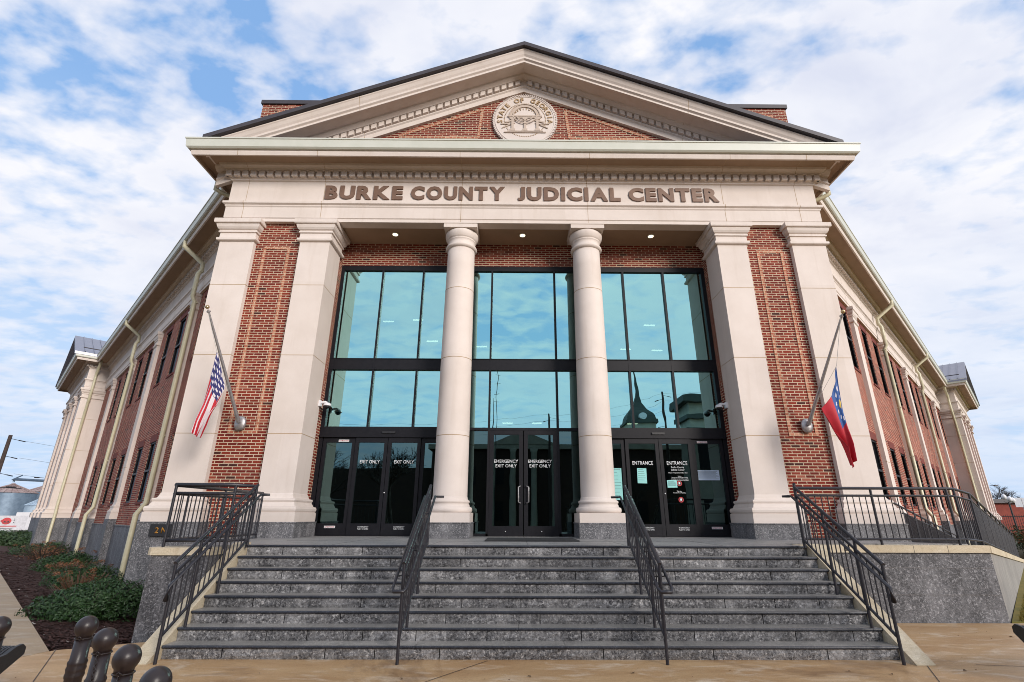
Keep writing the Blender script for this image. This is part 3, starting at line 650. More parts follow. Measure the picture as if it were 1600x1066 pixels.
# arch with three pillars
m_ = MB(); ringm(m_, .33, .36, YT - .10, YT - .068, 0, PI, 24, SX, SZ + .13); ringm(m_, .43, .46, YT - .10, YT - .068, 0, PI, 24, SX, SZ + .13); ringm(m_, .36, .43, YT - .08, YT - .068, 0, PI, 24, SX, SZ + .13)
m_.box(SX - .50, SX + .50, YT - .11, YT - .068, SZ + .095, SZ + .14); m_.box(SX - .46, SX + .46, YT - .10, YT - .068, SZ + .06, SZ + .094)
for dx in (-.36, 0, .36):
    m_.box(SX + dx - .035, SX + dx + .035, YT - .105, YT - .068, SZ - .36, SZ + .06); m_.box(SX + dx - .07, SX + dx + .07, YT - .11, YT - .068, SZ - .40, SZ - .34); m_.box(SX + dx - .07, SX + dx + .07, YT - .112, YT - .068, SZ - .0, SZ + .05)
for s_, hh in ((.60, -.44), (.52, -.41)): m_.box(SX - s_, SX + s_, YT - .10 - (.6 - s_) * .1, YT - .068, SZ + hh - .03, SZ + hh)
ringm(m_, .26, .285, YT - .118, YT - .1, PI * 1.12, PI * 1.88, 18, SX, SZ + .22); ringm(m_, .35, .375, YT - .118, YT - .1, PI * 1.12, PI * 1.88, 18, SX, SZ + .22)
for sx in (-1, 1):
    bar(m_, (SX + sx * .25, SZ + .0), (SX + sx * .56, SZ - .1), .05, YT - .10, YT - .068); bar(m_, (SX + sx * .30, SZ - .12), (SX + sx * .66, SZ - .3), .03, YT - .10, YT - .068); bar(m_, (SX + sx * .36, SZ - .18), (SX + sx * .7, SZ - .15), .03, YT - .10, YT - .068)
m_.build('arch_relief', simple('relief_stone', (.52, .43, .36), (.46, .37, .30), .8, 20), seal)
def arc_text(txt, r, a0, a1, h, z_, m, parent, name):
    n = len(txt)
    for i, ch in enumerate(txt):
        if ch == ' ': continue
        a = a0 + (a1 - a0) * i / (n - 1)
        me = text_mesh(ch, 1, 0, .02); xs_ = [v.co.x for v in me.vertices]; ys_ = [v.co.y for v in me.vertices]; k = h / .72; cx, cy = (max(xs_) + min(xs_)) / 2, .36
        rot = a - PI / 2; c_, s_ = math.cos(rot), math.sin(rot); mm = MB()
        pts = [((v.co.x - cx) * k, (v.co.y - cy) * k) for v in me.vertices]
        vs = []
        for yy in (YT - z_, YT - .068):
            for (x, y) in pts: vs.append((SX + r * math.cos(a) + x * c_ - y * s_, yy, SZ + r * math.sin(a) + x * s_ + y * c_))
        nn_ = len(pts); fs = [tuple(p.vertices) for p in me.polygons]
        edges = {}
        for p in me.polygons:
            vv = list(p.vertices)
            for q in range(len(vv)): e = (vv[q], vv[(q + 1) % len(vv)]); edges[e] = 1
        side = [(e[1], e[0], e[0] + nn_, e[1] + nn_) for e in edges if (e[1], e[0]) not in edges]
        mm.add(vs, fs + side); mm.build(name, m, parent); bpy.data.meshes.remove(me)
arc_text('STATE OF GEORGIA', .735, PI * 1.03, -PI * .03, .15, .095, M_joint, seal, 'seal_letter')
arc_text('CONSTITUTION', .395, PI * .90, PI * .10, .055, .088, M_joint, seal, 'seal_letter'); SZb = SZ
# ---------------------------------------------------------------- frieze lettering
let = MB(); let.box(-5.43, -5.42, P - .004, P, 9.7, 9.71); 
words = (('BURKE', -5.416, -3.305), ('COUNTY', -3.085, -.53), ('JUDICIAL', -.17, 2.635), ('CENTER', 2.86, 5.331))
first = None
for wd_, xa, xb in words:
    ms_ = []; tot = 0
    for ch in wd_:
        me = text_mesh(ch, 1, 0, .048); xs_ = [v.co.x for v in me.vertices]; ms_.append((me, min(xs_), max(xs_))); tot += max(xs_) - min(xs_)
    H = .43; k = H / .80; gap = .055; kx = (xb - xa - gap * (len(wd_) - 1)) / tot; x = xa
    for (me, a, b), ch in zip(ms_, wd_):
        ys_ = [v.co.y for v in me.vertices]; y_0, y_1 = min(ys_), max(ys_); ky = H / (y_1 - y_0)
        mm = MB(); vs = []; pts = [((v.co.x - a) * kx + x, 9.765 + (v.co.y - y_0) * ky) for v in me.vertices]
        for yy in (P - .035, P - .001):
            for q, zq in pts: vs.append((q, yy, zq))
        nn_ = len(pts); edges = {}
        for p in me.polygons:
            vv = list(p.vertices)
            for q in range(len(vv)): edges[(vv[q], vv[(q + 1) % len(vv)])] = 1
        side = [(e[1], e[0], e[0] + nn_, e[1] + nn_) for e in edges if (e[1], e[0]) not in edges]
        mm.add(vs, [tuple(p.vertices) for p in me.polygons] + side); part(mm, 'letter', M_letter)
        x += (b - a) * kx + gap
        bpy.data.meshes.remove(me)

# ---------------------------------------------------------------- wings
PILP = [(o * .62, z) for o, z in CAPP]; PILB = [(o * .62, z) for o, z in BASP]
def wing(side, S, pils, pairs, dss, zgr):
    rot = side * PI / 4; O = Vector((side * 10, 10 + YW, 0)); sx = side
    def wpart(m_, name, mats, parent=None):
        o = m_.build(name, mats, parent or CH, (0, 0, 0), 0)
        if parent is None: o.location = O + CHI; o.rotation_euler = (0, 0, rot)
        return o
    def bx(m_, s0, s1, o0, o1, z0, z1, mi=0): m_.box(sx * s0, sx * s1, -o0, -o1, z0, z1, mi); return m_
    OB = -.09
    # wall with window holes
    holes = []
    for c in pairs:
        for dx in (-1.05, 1.05):
            for z0_, z1_ in ((6.54, 8.79), (2.10, 4.10)):
                holes.append((c + dx - .47, c + dx + .47, z0_, z1_))
    holes = [h for h in holes if h[0] > -2.6 and h[1] < S - .3]
    ss = sorted(set([-2.9, S + .3] + [h[0] for h in holes] + [h[1] for h in holes])); zs = [1.30, 2.10, 4.10, 6.54, 8.79, 9.07]
    m_ = MB()
    for i in range(len(ss) - 1):
        for j in range(len(zs) - 1):
            a, b, c, d = ss[i], ss[i + 1], zs[j], zs[j + 1]
            if any(h[0] < (a + b) / 2 < h[1] and h[2] < (c + d) / 2 < h[3] for h in holes): continue
            p = [(sx * a, -OB, c), (sx * b, -OB, c), (sx * b, -OB, d), (sx * a, -OB, d)]
            m_.add(p, [(0, 1, 2, 3)] if sx > 0 else [(3, 2, 1, 0)])
    for h in holes:
        a, b, c, d = h; r0, r1 = -OB, -OB + .2
        for q in ([(a, r0, c), (a, r1, c), (a, r1, d), (a, r0, d)], [(b, r0, c), (b, r0, d), (b, r1, d), (b, r1, c)], [(a, r0, c), (b, r0, c), (b, r1, c), (a, r1, c)], [(a, r0, d), (a, r1, d), (b, r1, d), (b, r0, d)]):
            m_.add([(sx * x, y, z) for x, y, z in q], [(0, 1, 2, 3)])
    wpart(m_, 'wing_wall', M_brickw)
    rr = random.Random(side + 5)
    for h in holes:
        a, b, c, d = h; y = -OB + .025
        f_ = MB(); t_ = .055
        f_.box(sx * a, sx * (a + t_), y, y + .06, c, d); f_.box(sx * b, sx * (b - t_), y, y + .06, c, d); f_.box(sx * (a + t_), sx * (b - t_), y + .002, y + .06, c, c + .07); f_.box(sx * (a + t_), sx * (b - t_), y + .002, y + .06, d - t_, d)
        mz = (c + d) / 2 + .02; f_.box(sx * (a + t_), sx * (b - t_), y - .012, y + .06, mz - .035, mz + .035)
        o = wpart(f_, 'window', M_frame)
        g_ = MB(); g_.add([(sx * a, y + .035, c), (sx * b, y + .035, c), (sx * b, y + .035, d), (sx * a, y + .035, d)], [(0, 1, 2, 3)] if sx > 0 else [(3, 2, 1, 0)]); g_.build('pane', M_glassw, o)
        if rr.random() < .30:
            g_ = MB(); zz_ = mz if rr.random() < .6 else c + .3; g_.box(sx * (a + .05), sx * (b - .05), y + .045, y + .052, zz_, d - .05); g_.build('blind', M_blind, o)
        g_ = MB(); bx(g_, a - .08, b + .08, OB, OB + .012, d, d + .24); g_.build('lintel', M_border_dark, o)
        g_ = MB(); g_.box(sx * (a - .03), sx * (b + .03), -OB - .03, y, c - .07, c - .002); g_.build('sill', M_border_dark, o)
    m_ = MB(); bx(m_, -2.9, S + .3, OB - .25, OB - .2, 1.3, 9.0); wpart(m_, 'wing_interior', M_interior)
    m_ = MB(); bx(m_, -2.9, S + .2, -.4, -.05, zgr, 1.33); bx(m_, -2.9, S + .2, -.3, -.03, 1.31, 1.345); wpart(m_, 'granite_base', M_granw)
    for s in pils:
        m_ = MB(); bx(m_, s - .31, s + .31, -.1, .035, 2.1, 8.5); o = wpart(m_, 'pilaster', M_stone)
        g_ = MB(); g_.rect_profile(min(sx * (s - .31), sx * (s + .31)), max(sx * (s - .31), sx * (s + .31)), -.035, .1, PILP); g_.build('capital', M_stone, o)
        g_ = MB(); g_.rect_profile(min(sx * (s - .31), sx * (s + .31)), max(sx * (s - .31), sx * (s + .31)), -.035, .1, PILB); g_.build('base', M_stone, o)
        g_ = MB(); bx(g_, s - .44, s + .44, -.1, .17, zgr, ZG); g_.build('plinth', M_granw, o)
        g_ = MB(); bx(g_, s - .312, s + .312, 0, .0375, 3.43, 3.445); g_.build('joint', M_joint, o)
    # pavilion
    m_ = MB(); bx(m_, S + 1.2, S + PAVL - .0, 0, .88, 1.3, 9.07); wpart(m_, 'pavilion_wall', M_brickw)
    m_ = MB(); bx(m_, S - .0, S + PAVL + .1, -3, 1.04, zgr, 1.54); bx(m_, S - .18, S + 1.5, -.3, 1.2, zgr, 1.54); wpart(m_, 'granite_base', M_granw)
    def blk(s0, s1, o0, o1, nm='pavilion_pier'):
        m_ = MB(); bx(m_, s0, s1, o0, o1, 2.1, 8.5); o = wpart(m_, nm, M_stone)
        x0_, x1_ = sorted((sx * s0, sx * s1)); g_ = MB(); g_.rect_profile(x0_, x1_, -o1, -o0, CAPP); g_.build('capital', M_stone, o)
        g_ = MB(); g_.rect_profile(x0_, x1_, -o1, -o0, BASP); g_.build('base', M_stone, o)
        for z in (7.2, 5.33, 3.44): MB().box(x0_ - .003, x1_ + .003, -o1 - .003, -o0, z - .008, z + .008).build('joint', M_joint, o)
    blk(S + .0, S + 1.25, -.2, .99)
    for s in (S + 3.4, S + 6.3, S + PAVL - .75): blk(s, s + .75, .5, .99, 'pavilion_pilaster')
    m_ = MB(); c0 = S - .9; c1 = S + PAVL + .9; cm = (c0 + c1) / 2; az = 11.1 + (c1 - c0) / 2 * .405
    for (a, za, b, zb) in ((c0, 11.05, cm, az), (cm, az, c1, 11.05)):
        m_.add([(sx * a, -1.95, za), (sx * b, -1.95, zb), (sx * b, 6, zb), (sx * a, 6, za), (sx * a, -1.95, za - .16), (sx * b, -1.95, zb - .16), (sx * b, 6, zb - .16), (sx * a, 6, za - .16)],
               [(0, 1, 2, 3), (7, 6, 5, 4), (0, 4, 5, 1), (3, 2, 6, 7), (0, 3, 7, 4)])
        n_ = 7
        for i in range(1, n_ * 2):
            yy = -1.95 + i * .45; m_.add([(sx * a, yy, za), (sx * b, yy, zb), (sx * b, yy, zb + .05), (sx * a, yy, za + .05), (sx * a, yy + .03, za), (sx * b, yy + .03, zb), (sx * b, yy + .03, zb + .05), (sx * a, yy + .03, za + .05)], [(0, 1, 2, 3), (7, 6, 5, 4), (3, 2, 6, 7)])
    wpart(m_, 'pavilion_roof', M_roofm)
    m_ = MB(); m_.prism([(sx * (c0 + .4), 11.0), (sx * (c1 - .4), 11.0), (sx * cm, az - .2)], -1.0, -.8, 0, 'y'); wpart(m_, 'pavilion_gable', M_stone)
    # snow guard bar
    m_ = MB(); m_.tube([(sx * (c0 + .35), -1.6, 11.42), (sx * (c0 + .35), 1.2, 11.42)], .03, 6); wpart(m_, 'snow_guard', M_roofd)
    # wing roof
    m_ = MB(); m_.add([(sx * -2.5, -.7, 11.04), (sx * (S + 1), -.7, 11.04), (sx * (S + 1), 9, 12.2), (sx * 2.5, 9, 12.2)], [(0, 1, 2, 3)] if sx > 0 else [(3, 2, 1, 0)]); wpart(m_, 'wing_roof', M_roofm)
    # downspouts
    for s, kind in dss:
        m_ = MB(); r = .072; g = zgr + .02
        if kind == 'wing':
            m_.tube([(sx * s, -.80, 10.76), (sx * s, -.80, 10.55), (sx * (s - .15), -.17, 10.05), (sx * (s - .15), -.16, 9.72)], r, 10)
            m_.tube([(sx * (s - .15), -.16, 9.80), (sx * (s - .15), -.24, 9.62), (sx * (s - .15), -.24, 8.75), (sx * (s - .15), -.15, 8.6), (sx * (s - .15), -.15, 2.02), (sx * (s - .15), -.33, 1.70), (sx * (s - .15), -.33, g)], r, 10)
        else:
            m_.tube([(sx * (S - .85), -.62, 10.76), (sx * (S - .85), -.62, 10.5), (sx * (S - .14), -.62, 10.0), (sx * (S - .14), -.62, 9.7), (sx * (S - .20), -.62, 9.5), (sx * (S - .20), -.62, 8.3), (sx * (S - .10), -.62, 8.2), (sx * (S - .10), -.62, 2.2), (sx * (S - .3), -.62, 1.9), (sx * (S - .3), -.62, g)], r, 10)
        o = wpart(m_, 'downspout', M_ds)
        if kind == 'wing':
            m_ = MB(); 
            for z in (8.55, 6.0, 4.0): m_.box(sx * (s - .15) - .07, sx * (s - .15) + .07, -.215, -.06, z, z + .03)
            m_.build('strap', M_ds, o)
M_border_dark = simple('soldier_brick', (.17, .034, .022), (.12, .022, .016), .85, 14)
wing(-1, SL, (2.3, 7.85, 13.35, 18.85), (-.15, 5.2, 10.8, 16.3, 20.8), ((1.75, 'wing'), (12.4, 'wing'), (0, 'pav')), -.6)
wing(1, SR, (3.45, 9.0, 14.5, 20.0, 25.4), (1.40, 6.7, 12.2, 17.7, 23.1, 27.7), ((8.35, 'wing'), (18.9, 'wing'), (0, 'pav')), -.6)
# short leader pipes at the portico cornice returns
for sx in (-1, 1):
    m_ = MB(); m_.tube([(sx * 8.79, 12.0, 10.74), (sx * 8.79, 12.0, 10.45), (sx * 8.62, 12.05, 10.36), (sx * 8.0, 12.3, 10.2)], .06, 10); part(m_, 'leader_pipe', M_ds)
# brick core walls behind portico
m_ = MB(); m_.box(-8.0, -7.9, 11.8, 12.7, 1.0, 9.06); m_.box(7.9, 8.0, 11.8, 12.7, 1.0, 9.06); part(m_, 'portico_side', M_brick)
# ================================================================= STAIRS AND TERRACE
ST = empty('front_stairs', (0, 8, 0), label='wide dark granite front stairs of eight steps up to the entrance', cat='stairs')
off = Vector((0, -8, 0))
rs = random.Random(11)
for k in range(8):
    y = S0 + k * TR; z = k * RZ; tk = .031
    pr_ = [(y + .006, z + RZ - tk), (y, z + RZ - tk + .008), (y, z + RZ - .012), (y + .004, z + RZ - .003), (y + .010, z + RZ), (y + .016, z + RZ), (y + .016, z + RZ - tk)]
    m_ = MB(); x = -4.5; cuts = [-4.55]
    while cuts[-1] < 4.55: cuts.append(cuts[-1] + rs.uniform(1.2, 1.9))
    cuts[-1] = 4.55
    for a, b in zip(cuts[:-1], cuts[1:]): m_.prism(pr_, a + .002, b - .002, 1, 'x'); m_.box(a + .002, b - .002, y + .016, y + TR + (.03 if k < 7 else .06), z + RZ - tk, z + RZ - .0005 * (k == 7), 0)
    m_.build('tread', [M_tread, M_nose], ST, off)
    m_ = MB(); cuts = [-4.55]
    while cuts[-1] < 4.55: cuts.append(cuts[-1] + rs.choice((.55, .7, .9, 1.25, 1.4)) * rs.uniform(.85, 1.1))
    cuts[-1] = 4.55
    for a, b in zip(cuts[:-1], cuts[1:]):
        if b - a < .05: continue
        n = max(2, int((b - a) / .09)); rows = 3; vs = []; fs = []
        for j in range(rows + 1):
            for i in range(n + 1):
                e = 0 if (i in (0, n) or j in (0, rows)) else rs.uniform(.004, .016)
                vs.append((a + .005 + (b - a - .01) * i / n, y + .030 - e, z - .002 + (RZ - tk) * j / rows))
        for j in range(rows):
            for i in range(n): q = j * (n + 1) + i; fs.append((q, q + 1, q + n + 2, q + n + 1))
        m_.add(vs, fs)
    m_.box(-4.55, 4.55, y + .05, y + TR + .02, z - .3 if k == 0 else z - .05, z + RZ - tk, 1)
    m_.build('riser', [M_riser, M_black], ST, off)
for sx in (-1, 1):
    m_ = MB(); x0, x1 = sorted((sx * 4.55, sx * 4.78)); y0, y1 = 6.80, 8.74
    m_.prism([(y0, -.1), (y0, .012), (y1, ZL + .03), (y1 + .1, ZL + .03), (y1 + .1, -.1)], x0, x1, 0, 'x'); m_.build('stair_cheek', M_cap, ST, off)
TE = empty('terrace', (0, 10, 0), label='raised granite terrace with pale concrete coping in front of the entrance', cat='terrace'); offt = Vector((0, -10, 0))
m_ = MB()
land = [(-4.5, 8.775), (4.5, 8.775), (4.5, 9.55), (7.95, 9.55), (6.4, 11.1), (8.9, 13.6), (5, 13.6), (-7.9, 13.6), (-7.9, 11.35), (-5.6, 11.35), (-5.6, 8.4), (-4.79, 8.4), (-4.79, 8.775)]
m_.prism(land, .9, ZL); m_.build('landing', M_land, TE, offt)
m_ = MB()
for x in (-3.2, -1.6, 0, 1.6, 3.2): m_.box(x - .003, x + .003, 8.78, 12.6, ZL, ZL + .002)
m_.box(-4.5, 4.5, 10.1, 10.106, ZL, ZL + .0025); m_.build('paving_joint', M_black, TE, offt)
# right wall
m_ = MB(); m_.prism([(4.79, 9.36), (8.10, 9.36), (8.0, 9.7), (4.79, 9.7)], -.4, 1.085); m_.box(4.46, 4.80, 8.80, 9.6, -.2, 1.19); m_.build('granite_wall', M_granw, TE, offt)
m_ = MB(); m_.prism([(4.74, 9.33), (8.115, 9.33), (8.0, 9.62), (4.74, 9.62)], 1.085, 1.205); m_.build('coping', M_cap, TE, offt)
m_ = MB()
for z in (.42, .84): m_.box(4.9, 8.09, 9.357, 9.37, z, z + .006)
m_.build('wall_joint', simple('pale_joint', (.15, .13, .12)), TE, offt)
# ramp
RL = 17.0
def rp(t, o): return (8.1 + t * Q - o * Q, 9.36 + t * Q + o * Q)
m_ = MB(); n = 1
def ztop(t): return 1.19 - t * .0655 + .0
a, b = rp(0, 0), rp(RL, 0); c, d = rp(RL, .22), rp(0, .22)
m_.add([(*a, -.45), (*b, -.45), (*c, -.45), (*d, -.45), (*a, 1.085), (*b, ztop(RL) - .1), (*c, ztop(RL) - .1), (*d, 1.085)], [(0, 1, 5, 4), (1, 2, 6, 5), (2, 3, 7, 6), (3, 0, 4, 7), (4, 5, 6, 7)])
m_.build('side_wall', M_sidec, TE, offt)
m_ = MB(); a, b, c, d = rp(-.02, -.03), rp(RL, -.03), rp(RL, .26), rp(-.1, .26)
m_.add([(*a, 1.085), (*b, ztop(RL) - .1), (*c, ztop(RL) - .1), (*d, 1.085), (*a, 1.205), (*b, ztop(RL) + .02), (*c, ztop(RL) + .02), (*d, 1.205)], [(0, 3, 2, 1), (0, 1, 5, 4), (1, 2, 6, 5), (2, 3, 7, 6), (3, 0, 4, 7), (4, 5, 6, 7)])
m_.build('side_coping', M_cap, TE, offt)
m_ = MB()
for x in (5.6, 6.75, 7.35): m_.box(x, x + .006, 9.3285, 9.6, 1.086, 1.2062)
m_.box(4.8, 8.1, 9.3275, 9.35, 1.083, 1.0865)
m_.build('coping_joint', M_black, TE, offt)
m_ = MB(); a, b, c, d = rp(0, .2), rp(RL, .2), rp(RL, 1.55), rp(0, 1.55)
m_.add([(*a, ZL - .01), (*b, .12), (*c, .12), (*d, ZL - .01), (*a, -.4), (*b, -.4), (*c, -.4), (*d, -.4)], [(0, 1, 2, 3), (3, 2, 6, 7), (1, 5, 6, 2)]); m_.build('ramp', M_walk, TE, offt)
# left wall
m_ = MB(); m_.prism([(-4.79, 8.12), (-5.66, 8.12), (-5.66, 11.3), (-4.79, 11.3)], -.5, 1.10); m_.build('granite_wall', M_granw, TE, offt)
m_ = MB(); m_.prism([(-4.76, 8.09), (-5.66, 8.09), (-5.72, 8.13), (-5.75, 8.2), (-5.75, 11.2), (-5.5, 11.2), (-5.5, 8.42), (-4.76, 8.42)], 1.10, 1.205); m_.build('coping', M_cap, TE, offt)

# ---------------------------------------------------------------- railings
def stair_rail(name, x, label, inner, both=False):
    o = empty(name, (x, 7.6, 0), label=label, cat='handrail', group='stair railings'); of = Vector((-x, -7.6, 0))
    sl_ = .60; yt_, yb = 8.56, 6.84; Z = lambda y, z0=2.14: z0 - sl_ * (yt_ - y)
    for y, zb_ in ((yt_, ZL), (7.93, 4 * RZ), (7.30, 2 * RZ), (yb, 0)): MB().tube([(x, y, zb_), (x, y, Z(y))], .020, 8).build('post', M_rail, o, of)
    m_ = MB(); m_.tube([(x, yt_ + .02, 2.14), (x, yb - .02, Z(yb - .02))], .024, 10); m_.build('top_rail', M_rail, o, of)
    m_ = MB(); m_.tube([(x, yt_, 2.0), (x, yb, Z(yb, 2.0))], .019, 8); m_.tube([(x, yt_, 1.32), (x, yb, Z(yb, 1.32))], .019, 8); m_.build('cross_rail', M_rail, o, of)
    y = yt_ - .10
    while y > yb + .04: MB().tube([(x, y, Z(y, 1.32)), (x, y, Z(y, 2.0))], .0085, 6, caps=False).build('baluster', M_rail, o, of); y -= .102
    m_ = MB(); g = .085
    if both:
        zt = 1.97; y1 = 6.62
        m_.tube([(x - g, yt_ + .16, zt), (x - g, yt_, zt), (x - g, y1 + .06, Z(y1 + .06, zt)), (x - g * .7, y1, Z(y1, zt)), (x + g * .7, y1, Z(y1, zt)), (x + g, y1 + .06, Z(y1 + .06, zt)), (x + g, yt_, zt), (x + g, yt_ + .16, zt)], .018, 8)
        for y in (8.2, 7.4, 6.95):
            for s in (-1, 1): m_.tube([(x, y, Z(y, zt) - .06), (x + s * g, y, Z(y, zt) - .06), (x + s * g, y, Z(y, zt))], .008, 6)
        m_.tube([(x + inner * g, yt_ + .16, zt), (x + inner * (g + .12), yt_ + .18, zt)], .018, 8)
    else:
        zt = 1.99; xi = x + inner * g; y1 = 6.66
        m_.tube([(xi + inner * .10, yt_ + .10, zt), (xi, yt_ + .06, zt), (xi, yt_, zt), (xi, y1, Z(y1, zt)), (xi, y1 - .01, Z(y1, zt) - .14), (x, yb - .03, Z(y1, zt) - .10)], .018, 8)
        for y in (8.2, 7.4): m_.tube([(x, y, Z(y, zt) - .06), (xi, y, Z(y, zt) - .06), (xi, y, Z(y, zt))], .008, 6)
    m_.build('grab_rail', M_rail, o, of)
    return o
stair_rail('stair_railing', -4.47, 'stair railing at the far left edge of the front stairs', 1)
stair_rail('stair_railing', -1.615, 'stair railing left of the middle, in front of the left column', 1, True)
stair_rail('stair_railing', 1.60, 'stair railing right of the middle, in front of the right column', -1, True)
stair_rail('stair_railing', 4.43, 'stair railing at the far right edge of the front stairs', -1)
def guard(name, pts, label, h=.98, every=1.75, rail2=.13, gap=.08, bal=.115, cont=True):
    """pts: (x, y, z of the foot)"""
    o = empty(name, pts[0], label=label, cat='railing', group='terrace railings'); of = -Vector(pts[0]); pts = [Vector(p) for p in pts]
    up = lambda p, z: p + Vector((0, 0, z))
    posts = MB(); bl = MB(); tr = MB(); cr = MB(); nb = 0
    tr.tube([up(p, h) for p in pts], .024, 10); cr.tube([up(p, h - rail2) for p in pts], .019, 8); cr.tube([up(p, gap + .02) for p in pts], .019, 8)
    for i in range(len(pts) - 1):
        a, b = pts[i], pts[i + 1]; L_ = (b - a).length; k = max(1, round(L_ / every))
        for j in range(k + (1 if i == len(pts) - 2 else 0)):
            p = a.lerp(b, j / k); MB().tube([up(p, -.02), up(p, h)], .022, 8).build('post', M_rail, o, of)
        n = int(L_ / bal)
        for j in range(1, n):
            p = a.lerp(b, j / n); nb += 1; (MB() if nb <= 100 else bl).tube([up(p, gap + .02), up(p, h - rail2)], .0085, 6, caps=False).build('baluster', M_rail, o, of) if nb <= 100 else bl.tube([up(p, gap + .02), up(p, h - rail2)], .0085, 6, caps=False)
    tr.build('top_rail', M_rail, o, of); cr.build('cross_rail', M_rail, o, of); 
    if bl.v: bl.build('baluster', M_rail, o, of)['kind'] = 'stuff'
    return o
guard('terrace_railing', [(-4.50, 8.60, 1.20), (-4.66, 8.26, 1.20), (-5.60, 8.26, 1.20), (-5.60, 11.15, 1.20)], 'short railing round the small left terrace corner', .92)
guard('terrace_railing', [(4.46, 8.62, 1.215), (4.92, 9.48, 1.20), (7.72, 9.48, 1.20), (7.93, 9.56, 1.20)] + [(*rp(t, .12), ztop(t) + .02) for t in (1.0, 16.5)], 'long railing along the right terrace edge and down the ramp', .97)
# inner ramp rail
guard('terrace_railing', [(*rp(1.7, 1.6), 1.16), (*rp(13.6, 1.6), .14)], 'inner ramp railing between the ramp and the right wing wall', .90)
# ---------------------------------------------------------------- flags
def flagpole(name, base, tip, label, sx):
    o = empty(name, base, label=label, cat='flagpole', group='wall mounted flagpoles'); of = -Vector(base); a = Vector(base); b = Vector(tip); d = (b - a).normalized()
    st = a + Vector((0, -.16, .04))
    m_ = MB(); m_.tube([st, st + (b - st) * .5, b], .03, 12, rs=[.040, .033, .020]); m_.build('pole', M_silver, o, of)
    m_ = MB(); m_.lathe([(.0, -.17), (.07, -.165), (.115, -.12), (.135, -.05), (.135, .03), (.11, .10), (.06, .15), (0, .16)], 0, 0, 20)
    q = m_.build('bracket', M_silver, o, of + a + Vector((0, -.045, 0))); q.scale = (1, .55, 1)
    m_ = MB(); m_.tube([st - d * .05, st + d * .16], .045, 12); m_.tube([st - d * .0, a], .05, 10); m_.build('socket', M_silver, o, of)
    m_ = MB(); r = .045; m_.lathe([(.001, -r)] + [(r * math.sin(t), -r * math.cos(t)) for t in [PI * i / 10 for i in range(1, 10)]] + [(.001, r)], 0, 0, 14); m_.build('finial', M_gold, o, of + b + d * .06)
    m_ = MB(); m_.tube([b - d * .06, b - d * .03], .04, 8); m_.tube([st + d * .75 - Vector((0, .0, .04)), st + d * .95 - Vector((0, 0, .03))], .012, 6); m_.build('cleat', M_silver, o, of)
    return o
def coons(top, bot, left, right, nu, nv, fold):
    """curves as lists of (x, z); returns grid of 3D verts. u along fly, v from top edge to bottom edge"""
    def ev(c, t):
        t = t * (len(c) - 1); i = min(int(t), len(c) - 2); f = t - i; return (Vector(c[i]).lerp(Vector(c[i + 1]), f))
    G = []
    for j in range(nv + 1):
        v = j / nv
        for i in range(nu + 1):
            u = i / nu; T, B_ = ev(top, u), ev(bot, u); Lf, Rt = ev(left, v), ev(right, v)
            p = (1 - v) * T + v * B_ + (1 - u) * Lf + u * Rt - ((1 - u) * (1 - v) * Vector(left[0]) + u * (1 - v) * Vector(right[0]) + (1 - u) * v * Vector(left[-1]) + u * v * Vector(right[-1]))
            G.append((p.x, fold(u, v), p.y))
    return G
def flag_mesh(name, G, nu, nv, mats, pick, label, uvfn=None):
    m_ = MB(); vs = G; c = Vector(G[0]); m_.v = [tuple(Vector(p) - c) for p in vs]
    for j in range(nv):
        for i in range(nu):
            a = j * (nu + 1) + i; m_.f.append([a, a + 1, a + nu + 2, a + nu + 1]); m_.m.append(pick((i + .5) / nu, (j + .5) / nv)); m_.sm.append(True)
    o = m_.build(name, mats, None, c); s = o.modifiers.new('solid', 'SOLIDIFY'); s.thickness = .004; s.offset = 0
    tag(o, label, 'flag'); return o
M_fred = simple('flag_red', (.50, .012, .030), (.42, .010, .022), .65, 5); M_fwhite = simple('flag_white', (.72, .68, .70), (.66, .60, .64), .65, 5); M_fblue = simple('flag_blue', (.030, .030, .15), (.024, .024, .12), .65, 5)
M_fblue2 = simple('flag_bright_blue', (.020, .085, .30), (.016, .07, .24), .65, 5); M_fgold = simple('flag_gold', (.62, .42, .04), None, .6); M_fpink = simple('flag_pale', (.74, .52, .60), (.70, .44, .52), .65, 5)
flagpole('flagpole', (-6.575, 11.57, 3.69), (-6.90, 10.0, 5.88), 'silver wall flagpole on the left brick panel', -1)
flagpole('flagpole', (6.592, 11.57, 3.69), (6.935, 10.0, 5.86), 'silver wall flagpole on the right brick panel', 1)
def pz(L_): return [(x, z) for x, z in L_]
# stars-and-stripes: hoist edge runs down the right side
T = (-6.779, 5.061)
left = [T, (-6.66, 4.80), (-6.575, 4.567), (-6.44, 4.30), (-6.49, 4.05), (-6.56, 3.85), (-6.60, 3.72)]
right = [(-6.917, 3.285), (-6.87, 3.24), (-6.80, 3.20), (-6.775, 3.19)]
top = [T, (-6.80, 4.80), (-6.83, 4.47), (-6.86, 4.0), (-6.92, 3.6), (-6.917, 3.285)]
bot = [(-6.60, 3.72), (-6.63, 3.62), (-6.68, 3.45), (-6.775, 3.19)]
NU, NV = 60, 104
fold = lambda u, v: 10.42 + .055 * math.sin(v * 11 + u * 3.0) * (.25 + u) + .02 * math.sin(v * 26 + 2 * u)
G = coons(top, bot, left, right, NU, NV, fold)
def us_pick(u, v):
    if u < .40 and v < 7 / 13.:
        r = v / (7 / 13.) * 7; c = u / .40 * 8; rr_ = r - int(r) - .5; cc = c - int(c) - .5
        return 1 if (int(r) + int(c)) % 2 == 0 and 0 < int(r) + 1 < 10 and abs(rr_) < .36 and abs(cc) < .36 else 2
    return 0 if int(v * 13) % 2 == 0 else 1
